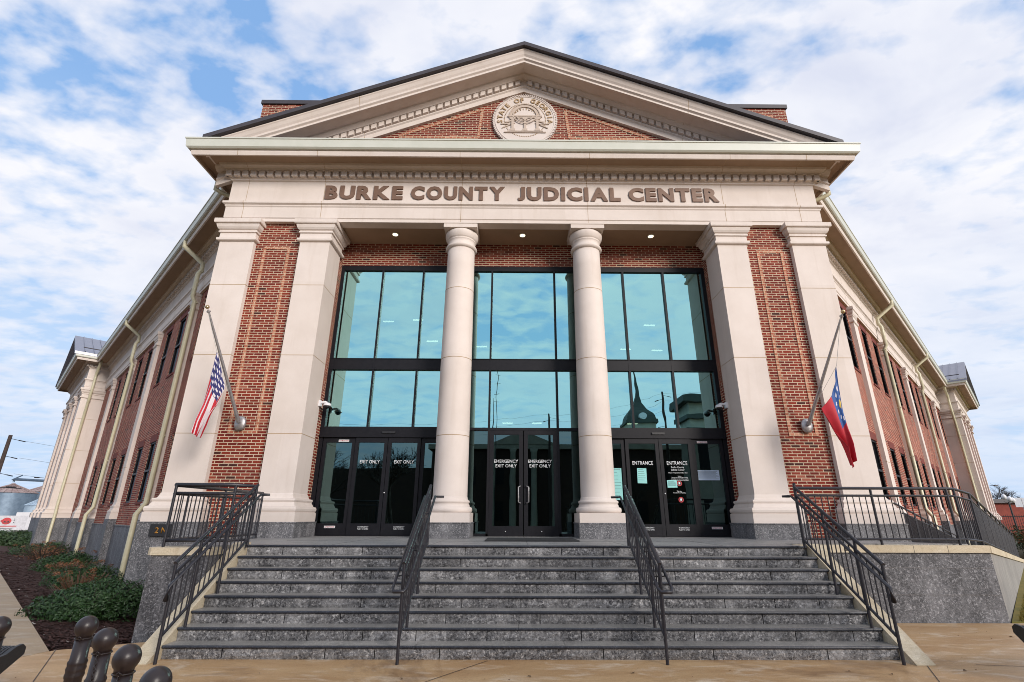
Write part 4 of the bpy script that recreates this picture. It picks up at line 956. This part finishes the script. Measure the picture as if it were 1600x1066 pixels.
NU2, NV2 = 110, 104
G = coons(top, bot, left, right, NU2, NV2, fold)
us = flag_mesh('flag', G, NU2, NV2, [M_fred, M_fwhite, M_fblue], us_pick, 'limp flag with red and white stripes and white stars on dark blue')
T = (6.849, 4.814)
left = [T, (6.74, 4.45), (6.60, 4.15), (6.33, 3.858), (6.45, 3.55), (6.534, 3.276)]
top = [T, (6.82, 4.4), (6.80, 3.95), (6.80, 3.55), (6.83, 3.2), (6.80, 2.80)]
right = [(6.80, 2.80), (6.74, 2.70), (6.682, 2.612)]
bot = [(6.534, 3.276), (6.62, 3.15), (6.69, 3.02), (6.682, 2.612)]
fold2 = lambda u, v: 10.42 + .06 * math.sin(v * 9 + 1.2 + u * 2.0) * (.3 + u) + .018 * math.sin(v * 23)
G = coons(top, bot, left, right, NU2, NV2, fold2)
def ga_pick(u, v):
    if u < .52 and v < .42:
        cx, cy = .27, .21; du = (u - cx); dv_ = (v - cy)
        if abs(du) < .035 + .02 * math.sin(v * 60) and abs(dv_) < .07: return 3
        r = math.hypot(du * .8, dv_); a = math.atan2(dv_, du * .8)
        if .125 < r < .165 and abs(((a / (2 * PI) * 11) % 1) - .5) < .22: return 1
        return 2
    if u >= .60 and v < .03: return 0
    if u >= .6 and v < .15: return 4
    return 0
flag_mesh('flag', G, NU2, NV2, [M_fred, M_fwhite, M_fblue2, M_fgold, M_fpink], ga_pick, 'limp red and blue flag with a ring of white stars and a gold emblem')
for sx, tp in ((-1, (-6.779, 10.42, 5.06)), (1, (6.849, 10.42, 4.81))):
    tip = Vector((sx * 6.90, 10.0, 5.85)); m_ = MB(); m_.tube([tip, tp], .005, 5); m_.tube([tp, (sx * 6.58, 10.9, 4.45 - .3)], .004, 5)
    o = m_.build('halyard', M_rope, None, (0, 0, 0)); tag(o, 'thin rope from the %s flagpole tip to its flag' % ('left' if sx < 0 else 'right'), 'rope', 'flag halyards')
# ---------------------------------------------------------------- security cameras
for sx in (-1, 1):
    o = empty('security_camera', (sx * 5.10, 12.25, 4.27), label='white dome security camera on the %s brick jamb of the entrance' % ('left' if sx < 0 else 'right'), cat='camera', group='dome cameras')
    m_ = MB(); m_.box(-sx * .0, -sx * .05, -.06, .06, -.03, .11); m_.tube([(-sx * .03, 0, .06), (-sx * .14, 0, .075), (-sx * .20, 0, .05)], .032, 10); m_.build('bracket', M_white, o)
    m_ = MB(); m_.lathe([(.02, .06), (.07, .05), (.095, .0), (.10, -.02), (.0, -.02)], -sx * .20, 0, 20); m_.build('housing', M_white, o)
    m_ = MB(); m_.lathe([(.075, -.021), (.065, -.06), (.035, -.085), (.001, -.092)], -sx * .20, 0, 16); m_.build('dome', M_frame, o)
# door mat, notices, plaque
m_ = MB(); m_.box(-.78, 1.0, 10.0, 11.3, ZL + .003, ZL + .022); tag(m_.build('door_mat', M_mat), 'black rubber mat in front of the middle doors', 'mat')
def notice(x0, x1, z0, z1, m, label, lines, y=B - .0565, name='notice', tilt=0):
    mb_ = MB(); mb_.box(-(x1 - x0) / 2, (x1 - x0) / 2, -.001, .001, -(z1 - z0) / 2, (z1 - z0) / 2); o = mb_.build(name, m, None, ((x0 + x1) / 2, y, (z0 + z1) / 2)); o.rotation_euler = (0, tilt, 0)
    tag(o, label, 'notice', 'paper notices on the entrance glass')
    w_ = x1 - x0; h_ = z1 - z0; t = MB(); 
    for i in range(lines):
        zz_ = h_ / 2 - .03 - (h_ - .06) * i / lines; a = -w_ / 2 + .02; b = w_ / 2 - .02 - rs.random() * w_ * .3; t.box(a, b, -.0022, -.0012, zz_ - .004, zz_ + .002)
    t.build('printed_text', M_ink, o); return o
notice(2.80, 3.03, 2.44, 2.80, M_paper, 'pale green paper notice taped under the left ENTRANCE lettering', 6, tilt=.02)
notice(3.52, 3.76, 2.34, 2.52, M_paper, 'small green paper taped low on the right ENTRANCE door', 7, tilt=-.02)
notice(4.28, 4.84, 2.52, 2.76, M_paperw, 'wide white paper notice on the far right side light', 8, y=B - .024)
notice(2.12, 2.42, 2.05, 2.80, M_paper, 'tall green poster beside the right column', 9, y=B - .024)
pl_ = empty('address_plaque', (-7.66, 11.215, 1.37), label='dark plaque with a brass number behind the left terrace railing', cat='plaque')
m_ = MB(); m_.box(-.22, .22, 0, .03, -.12, .12); m_.build('plate', M_black, pl_)
text_obj('number', '2 N', simple('brass_number', (.45, .20, .03), None, .4, 5, .6), (.02, -.002, 0), .12, pl_, .003, .02)
# ================================================================= BOLLARDS AND BENCHES
def bollard(x, y, label):
    o = empty('bollard', (x, y, 0), label=label, cat='bollard', group='bronze ball top bollards')
    m_ = MB(); m_.lathe([(.085, 0), (.085, .04), (.060, .06), (.055, .10), (.053, .55), (.058, .56), (.060, .575), (.056, .59), (.058, .60), (.061, .615), (.056, .63), (.058, .64), (.060, .655), (.052, .67), (.049, .80)], 0, 0, 24); m_.build('post', M_bronze, o)
    m_ = MB(); m_.lathe([(.045, .795)] + [(.070 * math.cos(t), .878 + .072 * math.sin(t)) for t in [-.75 + (.75 + PI / 2) * i / 12 for i in range(12)]] + [(.001, .95)], 0, 0, 28); m_.build('ball', M_bronze, o)
    m_ = MB(); n = 20; m_.tube([(.054 * math.cos(2 * PI * i / n), .054 * math.sin(2 * PI * i / n), .805) for i in range(n + 1)], .004, 6)
    m_.tube([(.02, -.058, .80), (.035, -.066, .812), (.02, -.07, .825), (.005, -.066, .812), (.02, -.058, .80)], .0035, 5); m_.build('collar', M_bronze, o)
    return o
BP = [(-3.40, 4.20), (-2.94, 3.78), (-2.47, 3.33), (-2.0, 2.875)]
for (x, y), l in zip(BP, ('bronze ball top bollard farthest back of the four in a row', 'bronze ball top bollard second from the back of the row', 'bronze ball top bollard third from the back of the row', 'nearest bronze ball top bollard, only its ball in view')): bollard(x, y, l)
bollard(-4.02, 4.17, 'bronze ball top bollard beside the dark bench at the left edge')
for i, (x, y) in enumerate(BP[1:3]):          # chain hanging down the post
    m_ = MB(); z = .80; k = 0
    while z > .40:
        a = .0075; pts = []
        for t in range(9):
            q = 2 * PI * t / 8; dx = a * math.cos(q); dz = .013 * math.sin(q)
            pts.append((dx, -.0, dz) if k % 2 == 0 else (0, dx, dz))
        m_.tube([(x + .02 + p[0], y - .062 + p[1] - .004 * (k % 2), z + p[2]) for p in pts], .0024, 4); z -= .020; k += 1
    tag(m_.build('chain', M_bronze), 'small chain hanging down the %s bollard of the row' % ('second' if i == 0 else 'third'), 'chain', 'bollard chains')
def bench(name, x0, x1, yc, label, zt=.45):
    o = empty(name, ((x0 + x1) / 2, yc, 0), label=label, cat='bench', group='black metal benches'); of = Vector((-(x0 + x1) / 2, -yc, 0))
    prof = [(-.27, .33), (-.285, .38), (-.25, .435), (-.19, .44), (-.12, .405), (0, .385), (.12, .40), (.2, .445), (.26, .455), (.30, .42), (.30, .36)]
    m_ = MB(); n = int((x1 - x0) / .034)
    for i in range(n):
        a = x0 + (x1 - x0) * i / n; b = a + .022; vs = []
        for q in (a, b):
            for (y, z) in prof: vs.append((q, yc + y, z + zt - .45))
            for (y, z) in prof[::-1]: vs.append((q, yc + y * .96, z - .012 + zt - .45))
        k = 2 * len(prof); m_.add(vs, [(j, (j + 1) % k, k + (j + 1) % k, k + j) for j in range(k)] + [tuple(range(k))[::-1], tuple(range(k, 2 * k))])
    m_.build('seat', M_black, o, of)
    for q in (x0 - .02, x1):
        m_ = MB(); vs = []
        for xx in (q - .01, q + .02):
            for (y, z) in prof: vs.append((xx, yc + y * 1.06, z + .012 + zt - .45))
            vs += [(xx, yc + .10, .25), (xx, yc - .10, .25)]
        k = len(prof) + 2; m_.add(vs, [(j, (j + 1) % k, k + (j + 1) % k, k + j) for j in range(k)] + [tuple(range(k))[::-1], tuple(range(k, 2 * k))]); m_.build('end_plate', M_black, o, of)
    for q in (x0 + .12, x1 - .15):
        m_ = MB(); m_.prism([(yc - .10, .34), (yc - .06, .05), (yc - .2, 0), (yc + .2, 0), (yc + .06, .05), (yc + .10, .34)], q, q + .05, 0, 'x'); m_.build('leg', M_black, o, of)
bench('bench', -6.6, -5.02, 5.30, 'black slatted metal bench cut off by the left edge', .46)
bench('bench', 5.42, 7.2, 6.0, 'black metal bench cut off by the right edge', .52)
# ================================================================= PLANTS
def leaves(m_, n, c, r, rng, size, mi=0, shell=.45, zmin=None, flat=0):
    for _ in range(n):
        while True:
            d = Vector((rng.gauss(0, 1), rng.gauss(0, 1), rng.gauss(0, 1)))
            if d.length > .01: break
        d.normalize()
        if d.z < -.35: d.z = -d.z
        k = 1 - shell * rng.random() ** 1.6; bmp_ = 1 + .12 * math.sin(d.x * 7 + c[0]) * math.cos(d.y * 6 + d.z * 5)
        p = Vector((c[0] + d.x * r[0] * k * bmp_, c[1] + d.y * r[1] * k * bmp_, c[2] + d.z * r[2] * k * bmp_))
        s_ = size * rng.uniform(.6, 1.25); nrm = (d + Vector((rng.gauss(0, .5), rng.gauss(0, .5), rng.gauss(.25, .5)))).normalized(); a = nrm.cross(Vector((rng.gauss(0, 1), rng.gauss(0, 1), rng.gauss(0, 1)))).normalized(); b = nrm.cross(a)
        m_.add([p - a * s_, p - b * s_ * .42 + nrm * s_ * .12, p + a * s_, p + b * s_ * .42 + nrm * s_ * .12], [(0, 1, 2, 3)], mi)
def shrub(name, c, r, n, size, label, mats=(None,), blooms=0, cat='shrub', group=None, seed=1, twigs=30):
    rng = random.Random(seed); o = empty(name, (c[0], c[1], c[2] - .05), label=label, cat=cat, group=group); of = -Vector((c[0], c[1], c[2] - .05))
    m_ = MB(); lobes = [((c[0] + rng.uniform(-.45, .45) * r[0], c[1] + rng.uniform(-.45, .45) * r[1], c[2] + r[2] * rng.uniform(.2, .45)), tuple(q * rng.uniform(.42, .62) for q in r)) for _ in range(9)]
    for lc, lr in lobes: leaves(m_, n // 9, lc, lr, rng, size)
    m_.build('foliage', mats[0], o, of)
    m_ = MB()
    for _ in range(twigs):
        a = rng.random() * 2 * PI; l = rng.uniform(.3, .9); m_.tube([(c[0], c[1], c[2] - .05), (c[0] + math.cos(a) * r[0] * l * .5, c[1] + math.sin(a) * r[1] * l * .5, c[2] + r[2] * .4), (c[0] + math.cos(a) * r[0] * l, c[1] + math.sin(a) * r[1] * l, c[2] + r[2] * rng.uniform(.5, 1.0))], .006, 4)
    m_.build('stem', M_twig if mats[0] is M_twig else M_bark, o, of)
    if blooms:
        for _ in range(blooms):
            a = rng.random() * 2 * PI; l = rng.uniform(.2, .95); m_ = MB(); bc = (c[0] + math.cos(a) * r[0] * l, c[1] + math.sin(a) * r[1] * l, c[2] + r[2] * rng.uniform(.75, 1.1)); leaves(m_, 60, bc, (.09, .09, .07), rng, .022); m_.build('bloom', M_leafb, o, of)
    return o
G1 = 'shrubs along the left wing'
shrub('shrub', (-8.2, 10.5, -.22), (1.05, .95, .72), 18000, .034, 'large dark green shrub beside the left terrace wall', (M_leaf,), 0, group=G1, seed=2)
shrub('dry_shrub', (-10.3, 12.9, -.30), (.6, .6, .7), 300, .022, 'leafless brown shrub with dead flower heads behind the large green shrub', (M_twig,), 6, group=G1, seed=4, twigs=160)
shrub('shrub', (-12.0, 15.0, -.32), (.95, .9, .75), 9000, .036, 'green shrub with rusty dead blooms, second along the left wing', (M_leaf,), 9, group=G1, seed=5)
shrub('dry_shrub', (-14.0, 17.1, -.32), (.7, .7, .65), 400, .03, 'brown bare shrub between the second and third green shrubs', (M_twig,), 5, group=G1, seed=6, twigs=120)
shrub('shrub', (-15.9, 19.3, -.32), (1.1, 1.0, .8), 8000, .04, 'green shrub third along the left wing, farther off', (M_leaf,), 4, group=G1, seed=7)
shrub('dry_shrub', (-21.2, 24.2, -.32), (1.2, 1.2, .85), 900, .04, 'rusty brown bush at the far end of the planting bed', (M_leafb,), 8, group=G1, seed=8, twigs=120)
shrub('shrub', (-23.5, 27.0, -.32), (1.6, 1.5, .8), 4000, .06, 'farthest green shrub by the end of the left wing', (M_leaf,), 0, group=G1, seed=9)
shrub('hedge', (-33.5, 34.5, -.4), (7.5, 2.2, 1.25), 14000, .09, 'dark clipped hedge far left beyond the sidewalk', (M_hedge,), 0, cat='hedge', seed=10)
shrub('hedge', (31.0, 29.5, -.4), (3.2, 5.0, 1.75), 12000, .08, 'green hedge at the right edge behind the ramp', (M_hedge,), 0, cat='hedge', seed=11)
shrub('dry_shrub', (28.5, 27.2, .3), (2.0, 2.2, 1.0), 4000, .06, 'tawny ornamental grass clump before the right hedge', (M_leafb,), 0, seed=12)
def bare_tree(name, x, y, z, h, label, seed, depth=6, r0=None, spread=.5, group=None):
    rng = random.Random(seed); o = empty(name, (x, y, z), label=label, cat='tree', group=group); tr = MB(); br = MB(); r0 = r0 or h * .022
    def grow(p, d, l, r, k):
        q = p + d * l + Vector((rng.gauss(0, .04), rng.gauss(0, .04), 0)) * l; mid = (p + q) / 2 + Vector((rng.gauss(0, .04), rng.gauss(0, .04), rng.gauss(0, .03))) * l
        (tr if k == depth else br).tube([p, mid, q], r, 6 if k > depth - 2 else 4, rs=[r, r * .85, r * .68], caps=False)
        if k == 0: return
        for _ in range(3 if k > 1 else 4):
            nd = (d + Vector((rng.gauss(0, spread), rng.gauss(0, spread), rng.gauss(.12, .28)))).normalized(); grow(p.lerp(q, rng.uniform(.55, 1.0)), nd, l * rng.uniform(.62, .85), r * .60, k - 1)
    grow(Vector((0, 0, 0)), Vector((0, 0, 1)), h * .28, r0, depth)
    tr.build('trunk', M_bark, o); br.build('branches', M_bark, o); return o
bare_tree('bare_tree', 73.0, 78, -.4, 9.5, 'leafless tree behind the far right brick building', 21, 6)
bare_tree('bare_tree', 80.0, 82, -.4, 8.0, 'second leafless tree above the far right roof', 22, 5)
def evergreen(x, y, z, r, h, label, seed):
    rng = random.Random(seed); o = empty('evergreen_tree', (x, y, z), label=label, cat='tree'); m_ = MB()
    for _ in range(14):
        c = (rng.uniform(-.6, .6) * r, rng.uniform(-.5, .5) * r, h * rng.uniform(.45, .85)); leaves(m_, 500, c, (r * .45, r * .45, h * .22), rng, .16)
    m_.build('crown', M_hedge, o); MB().tube([(0, 0, 0), (.1, 0, h * .4), (0, .1, h * .7)], .25, 8, rs=[.3, .22, .1]).build('trunk', M_bark, o)
evergreen(82, 74, -.4, 6.5, 6.2, 'dark round evergreen tree above the far right roof', 31)
evergreen(92, 74, -.4, 6.5, 6.0, 'dark evergreen tree at the far right edge', 32)
# ================================================================= LEFT DISTANCE
M_silo = simple('galvanised_steel', (.17, .23, .30), (.12, .17, .23), .5, 2, .4); M_silob = simple('bright_galvanised', (.42, .52, .62), (.32, .42, .52), .5, 2, .3); M_siloroof = simple('silo_roof', (.34, .27, .26), (.22, .15, .14), .7, 1.2)
def silo(x, y, r, he, ha, label, m, mr):
    o = empty('grain_silo', (x, y, -.4), label=label, cat='silo', group='grain silos'); m_ = MB(); prof = []
    n = int(he / .22)
    for i in range(n): z = he * i / n; prof += [(r, z), (r - .04, z + he / n * .5)]
    prof.append((r, he)); m_.lathe(prof, 0, 0, 40); m_.build('wall', m, o)
    m_ = MB(); m_.lathe([(r + .12, he - .05), (r * .1, ha - .1), (r * .08, ha + .15), (.01, ha + .2)], 0, 0, 24, smooth=False); m_.build('roof', mr, o)
    m_ = MB()
    for i in range(24):
        a = 2 * PI * i / 24; m_.tube([(math.cos(a) * (r + .1), math.sin(a) * (r + .1), he), (math.cos(a) * r * .1, math.sin(a) * r * .1, ha)], .04, 4, caps=False)
    m_.build('roof_rib', mr, o)
silo(-86.7, 90, 3.5, 5.75, 7.15, 'large grey corrugated grain silo with a rusty cone roof', M_silo, M_siloroof)
silo(-88.6, 100, 3.8, 6.3, 7.9, 'grain silo behind the large one, half hidden by the left wing', M_silo, M_siloroof)
silo(-75.6, 84, 1.8, 3.6, 4.7, 'smaller bright silver silo in front of the others', M_silob, M_silob)
m_ = MB(); m_.tube([(-86.8, 90, 7.1), (-86.8, 90, 7.6), (-60, 86, 6.3)], .16, 8); m_.tube([(-87.2, 90, 7.5), (-85.6, 90, 8.3)], .1, 6); tag(m_.build('conveyor', M_silo), 'grain conveyor pipe running from the top of the large silo', 'conveyor')
hs = empty('shed', (-72, 72, -.4), label='low shed with a dark red roof below the silos', cat='shed')
m_ = MB(); m_.box(-8, 2, -3, 3, 0, 1.3); m_.build('wall', M_white, hs); m_ = MB(); m_.prism([(-3.6, 1.2), (0, 2.5), (3.6, 1.2)], -8.3, .6, 0, 'x'); m_.build('roof', simple('red_roof', (.12, .03, .025), (.09, .025, .02), .8, 1), hs)
# billboard
bb = empty('billboard', (-42.9, 45, -.4), rotz=.75, label='white billboard with a round red emblem below the silos', cat='sign')
m_ = MB(); m_.box(-2.2, 1.15, -.03, .03, .9, 2.05); m_.build('panel', simple('billboard_white', (.62, .62, .66), None, .6), bb)
for x in (-1.9, .9): MB().box(x - .05, x + .05, .03, .1, 0, 2.0).build('post', M_bark, bb)
m_ = MB(); m_.prism([(-.10 + .30 * math.cos(a), 1.62 + .27 * math.sin(a)) for a in [2 * PI * i / 28 for i in range(28)]], -.045, -.031, 0, 'y')
m_.prism([(-.5, 1.62), (-.38, 1.72), (-.36, 1.55)], -.045, -.031, 0, 'y')
for x, z in ((-.2, 1.58), (.02, 1.58)): m_.prism([(x + .06 * math.cos(a), z + .05 * math.sin(a)) for a in [2 * PI * i / 12 for i in range(12)]], -.06, -.046, 1, 'y')
m_.box(-.30, .12, -.062, -.048, 1.46, 1.50, 1)
for i in range(3): m_.box(.33, .40, -.045, -.031, 1.75 - i * .14, 1.81 - i * .14, 1)
m_.box(-.9, .6, -.045, -.031, 1.18, 1.25, 0); m_.box(-.7, .4, -.045, -.031, 1.03, 1.06, 1); m_.build('emblem', [M_red, M_ink], bb)
tk = empty('truck', (-46.3, 51, -.4), rotz=.7, label='white box truck parked right of the billboard', cat='truck')
MB().box(-1.2, 2.8, -1.1, 1.1, .75, 2.35).build('cargo_box', M_white, tk); MB().prism([(2.85, .5), (4.3, .5), (4.3, 1.1), (3.9, 1.9), (2.85, 2.0)], -1, 1, 0, 'y').build('cab', M_white, tk)
for x in (-.4, 3.6):
    for y in (-1.05, .8): m_ = MB(); m_.prism([(x + .42 * math.cos(a), .42 + .42 * math.sin(a)) for a in [2 * PI * i / 16 for i in range(16)]], y, y + .25, 0, 'y'); m_.build('wheel', M_black, tk)
m_ = MB()
for i in range(160):
    x, y = rn.gauss(-38.2, 1.4), rn.gauss(40.5, .8); z = -.35 + rn.random() * .5; a = rn.random() * PI; m_.tube([(x, y, z), (x + math.cos(a) * .35, y + math.sin(a) * .35, z + rn.uniform(-.08, .1))], .05, 4)
tag(m_.build('rubble', simple('pale_rubble', (.60, .60, .63), (.45, .45, .47), .8, 1)), 'pile of pale broken rubble before the far hedge', 'rubble', kind='stuff')
def upole(name, x, y, z0_, zt_, label, arms, lean=0, group='wooden utility poles'):
    o = empty(name, (x, y, z0_), label=label, cat='utility pole', group=group); MB().tube([(0, 0, 0), (lean, 0, zt_ - z0_)], .15, 10, rs=[.17, .12]).build('pole', M_wood, o)
    for dx, dz in arms: m_ = MB(); z = zt_ - z0_ - dz; m_.tube([(0, 0, z), (dx * .6, 0, z - .12 * abs(dx))], .02, 5); m_.tube([(dx * .6, 0, z - .12 * abs(dx)), (dx, 0, z - .2 * abs(dx))], .04, 6); m_.build('insulator_arm', M_black, o)
    return o
def wire(pts, label, sag=.6):
    m_ = MB(); P_ = []
    for a, b in zip(pts[:-1], pts[1:]):
        a = Vector(a); b = Vector(b)
        for i in range(12): t = i / 12; P_.append(a.lerp(b, t) - Vector((0, 0, sag * 4 * t * (1 - t))))
    P_.append(Vector(pts[-1])); m_.tube(P_, .008, 4, caps=False); tag(m_.build('power_line', M_black), label, 'wire', 'overhead power lines')
upole('utility_pole', -40.15, 40, -.4, 7.67, 'dark wooden utility pole leaning in at the left edge', [(1.3, .25), (1.1, 1.6), (1.2, 2.9)])
for i, z in enumerate((7.2, 5.9, 4.7)): wire([(-38.9, 40, z), (-14, 62, z - .6)], ('top', 'middle', 'lowest')[i] + ' power line from the left utility pole', 1.0)
m_ = MB(); m_.box(-.35, .35, -.12, .12, -.05, .05); m_.tube([(-1.2, 0, 0), (.9, 0, -.12)], .03, 5)
o = m_.build('security_light', M_black, None, (-43.2, 44.6, 3.95)); tag(o, 'dark street light head on the left edge above the silos', 'light')
# flood lights on far ends
for side, s_ in ((-1, SL + PAVL - .1), (1, SR + PAVL - .1)):
    xy = WP(side, s_, 1.05); m_ = MB(); m_.tube([(0, 0, 0), (side * .25, -.15, .02)], .02, 6); m_.box(side * .2, side * .42, -.3, -.12, -.02, .05)
    o = m_.build('wall_light', M_black, None, (*xy, 4.2)); tag(o, 'small wall light at the far end of the %s wing' % ('left' if side < 0 else 'right'), 'light', 'wall lights')
# ================================================================= RIGHT DISTANCE
rb = empty('brick_shop', (66, 66, -.4), label='low red brick building with a dark flat roof at the far right', cat='building')
MB().box(-10.5, 14, -5.5, 8, 0, 3.75).build('wall', simple('far_brick', (.22, .045, .03), (.17, .035, .025), .9, 3), rb); MB().box(-10.9, 14.3, -5.9, 8.3, 3.75, 4.2).build('roof', M_roofd, rb)
for x in (-6, -2, 2): m_ = MB(); m_.box(x, x + 2.6, -5.62, -5.48, .5, 1.9); m_.build('window', M_frame, rb); MB().box(x - .3, x + 2.9, -6.2, -5.4, 1.95, 2.12).build('awning', M_white, rb)
lp = empty('street_lamp', (47.6, 50, -.4), label='street lamp with two white acorn globes at the far right', cat='street lamp')
MB().tube([(0, 0, 0), (0, 0, 3.6)], .07, 8).build('pole', M_black, lp); MB().tube([(-.45, 0, 3.6), (0, 0, 3.45), (.45, 0, 3.3)], .03, 6).build('arm', M_black, lp)
for x, z in ((-.32, 3.8), (.18, 3.6), (.45, 3.5)): m_ = MB(); m_.lathe([(.08, 0), (.19, .12), (.2, .28), (.12, .44), (.02, .5)], x, 0, 14); q = m_.build('globe', M_white, lp, (0, 0, z))
sg = empty('street_sign', (48.9, 50, -.4), label='back of a pale street sign on a grey post at the far right', cat='sign'); MB().tube([(0, 0, 0), (0, 0, 3.9)], .05, 8).build('post', M_silver, sg); MB().box(-.75, .75, -.03, -.0, 3.1, 3.95).build('panel', simple('sign_grey', (.45, .47, .52), None, .6), sg)
fe = empty('iron_fence', (46, 48, -.4), rotz=-.5, label='black iron fence before the far right brick building', cat='fence')
m_ = MB()
for z in (1.0, 2.2): m_.box(-2, 12, -.03, .03, z, z + .06)
m_.build('rail', M_black, fe); m_ = MB()
for i in range(90): m_.box(-2 + i * .155, -1.975 + i * .155, -.015, .015, .2, 2.4)
m_.build('pickets', M_black, fe)
# ================================================================= ACROSS THE STREET (seen in the glass)
M_cream = simple('old_stone', (.42, .40, .33), (.34, .32, .26), .85, 1); M_green = simple('green_roof', (.045, .055, .045), (.035, .042, .036), .7, 1); M_dbrick = simple('old_brick', (.060, .034, .026), (.045, .028, .022), .9, 2)
ct = empty('clock_tower_hall', (6, -46, -.4), label='old brick hall with a pale pediment and a clock tower, seen reflected in the glass', cat='building')
m_ = MB(); m_.box(-17, 20, -8, 4, 0, 10.6); m_.box(-48, -17.02, -6, 3, 0, 8.2); m_.build('wall', M_dbrick, ct); m_ = MB(); m_.box(-17.5, 20.5, -8.5, 4.6, 10.6, 11.2); m_.prism([(-9.5, 11.2), (-.5, 11.2), (-5, 13.0)], 4.0, 4.7, 0, 'y'); m_.box(-9.5, -.5, 4, 4.8, .2, .8); m_.build('cornice', M_cream, ct)
for i in range(4): m_ = MB(); m_.lathe([(.5, .8), (.42, 1.2), (.36, 10), (.5, 10.6)], -9 + i * 2.7, 4.9, 16); m_.build('column', M_cream, ct)
for i in range(10):
    for z in (1.6, 6): x = -15.5 + i * 3.7; MB().box(x - .6, x + .6, 4.0, 4.06, z, z + 2.4).build('window', M_frame, ct)
tx, ty = 15.3, -14
m_ = MB(); m_.box(tx - 2.3, tx + 2.3, ty - 2.3, ty + 2.3, 8, 17.2); m_.build('tower', M_cream, ct)
m_ = MB(); m_.box(tx - 2.7, tx + 2.7, ty - 2.7, ty + 2.7, 17.0, 17.5); m_.lathe([(2.4, 17.5), (2.2, 18.3), (1.9, 18.9), (1.1, 19.8), (.65, 20.8), (.4, 22), (.22, 24), (.08, 27.0)], tx, ty, sq=True); m_.build('spire', M_green, ct)
for a in (0,): m_ = MB(); m_.prism([(tx + .65 * math.cos(t), 18.1 + .65 * math.sin(t)) for t in [2 * PI * i / 24 for i in range(24)]], ty + 2.0, ty + 2.75, 0, 'y'); m_.build('clock_face', M_white, ct)
ob = empty('corner_store', (25, -28, -.4), label='old two storey store with deep green cornices, seen reflected in the glass', cat='building')
m_ = MB(); m_.box(-7.2, 9, -1, 3, 0, 13.6); m_.build('wall', M_cream, ob)
m_ = MB(); m_.box(-7.9, 9.7, -1.4, 3.7, 13.2, 14.0); m_.box(-7.6, 9.4, -1.3, 3.4, 11.6, 12.1); m_.box(-7.8, 9.6, -1.3, 3.6, 10.2, 10.6); m_.build('cornice', M_green, ob)
for i in range(5):
    for z in (1.2, 6.5): MB().box(-6.8 + i * 3, -5.4 + i * 3, 3.0, 3.05, z, z + 2.5).build('window', M_frame, ob)
upole('utility_pole', 16.7, -30, -.4, 15.2, 'utility pole across the street right of centre, seen in the glass', [(-1, .9), (.9, .4), (-.8, 4)])
upole('utility_pole', 3.7, -30, -.4, 12.6, 'utility pole across the street near the middle, seen in the glass', [(1.2, .5), (-.8, .9)])
for i, (za, zb_) in enumerate(((15.0, 13.2), (14.1, 12.4), (13.0, 11.6))): wire([(45, -31, za + 3.5), (16.7, -30, za), (3.7, -30, zb_ - .7), (-30, -28, zb_ - 2)], ('top', 'middle', 'lowest')[i] + ' power line across the street, seen in the glass', .7)
m_ = MB(); m_.tube([(-2.2, -30, -.4), (-2.2, -30, 18.2)], .04, 5); m_.tube([(-2.6, -30, -.4), (-2.6, -30, 14.5)], .04, 5)
for z in (14, 15, 16, 17): m_.tube([(-2.5, -30, z), (-1.9, -30, z)], .02, 4)
tag(m_.build('antenna_mast', M_black), 'thin antenna mast across the street, seen in the glass', 'antenna')
for i, (x, y, h, l) in enumerate(((-9.5, -15, 9.5, 'bare street tree across from the left doors'), (-16, -17, 10, 'bare street tree farther left across the street'), (9.0, -15, 9.0, 'bare street tree across from the right doors'))): bare_tree('bare_tree', x, y, -.4, h, l, 40 + i, 6)

m_ = MB()
for i in range(260):
    x, y = rn.uniform(-7, 9), rn.uniform(4.6, 9.2)
    if abs(x) < 4.9 and y > 6.7 or (x < -5.0 and y > 7.0): continue
    a = rn.random() * PI; l = rn.choice((.006, .008, .012, .03)); dx, dy = math.cos(a) * l, math.sin(a) * l
    m_.add([(x - dx, y - dy, .006), (x + dy * .5, y - dx * .5, .008 + l * .2), (x + dx, y + dy, .006), (x - dy * .5, y + dx * .5, .010 + l * .3)], [(0, 1, 2, 3)])
tag(m_.build('leaf_litter', simple('dry_leaf', (.10, .055, .025), (.16, .10, .05), .8, 30)), kind='stuff', label='dry leaves and grit scattered on the tan pavement', cat='leaves')
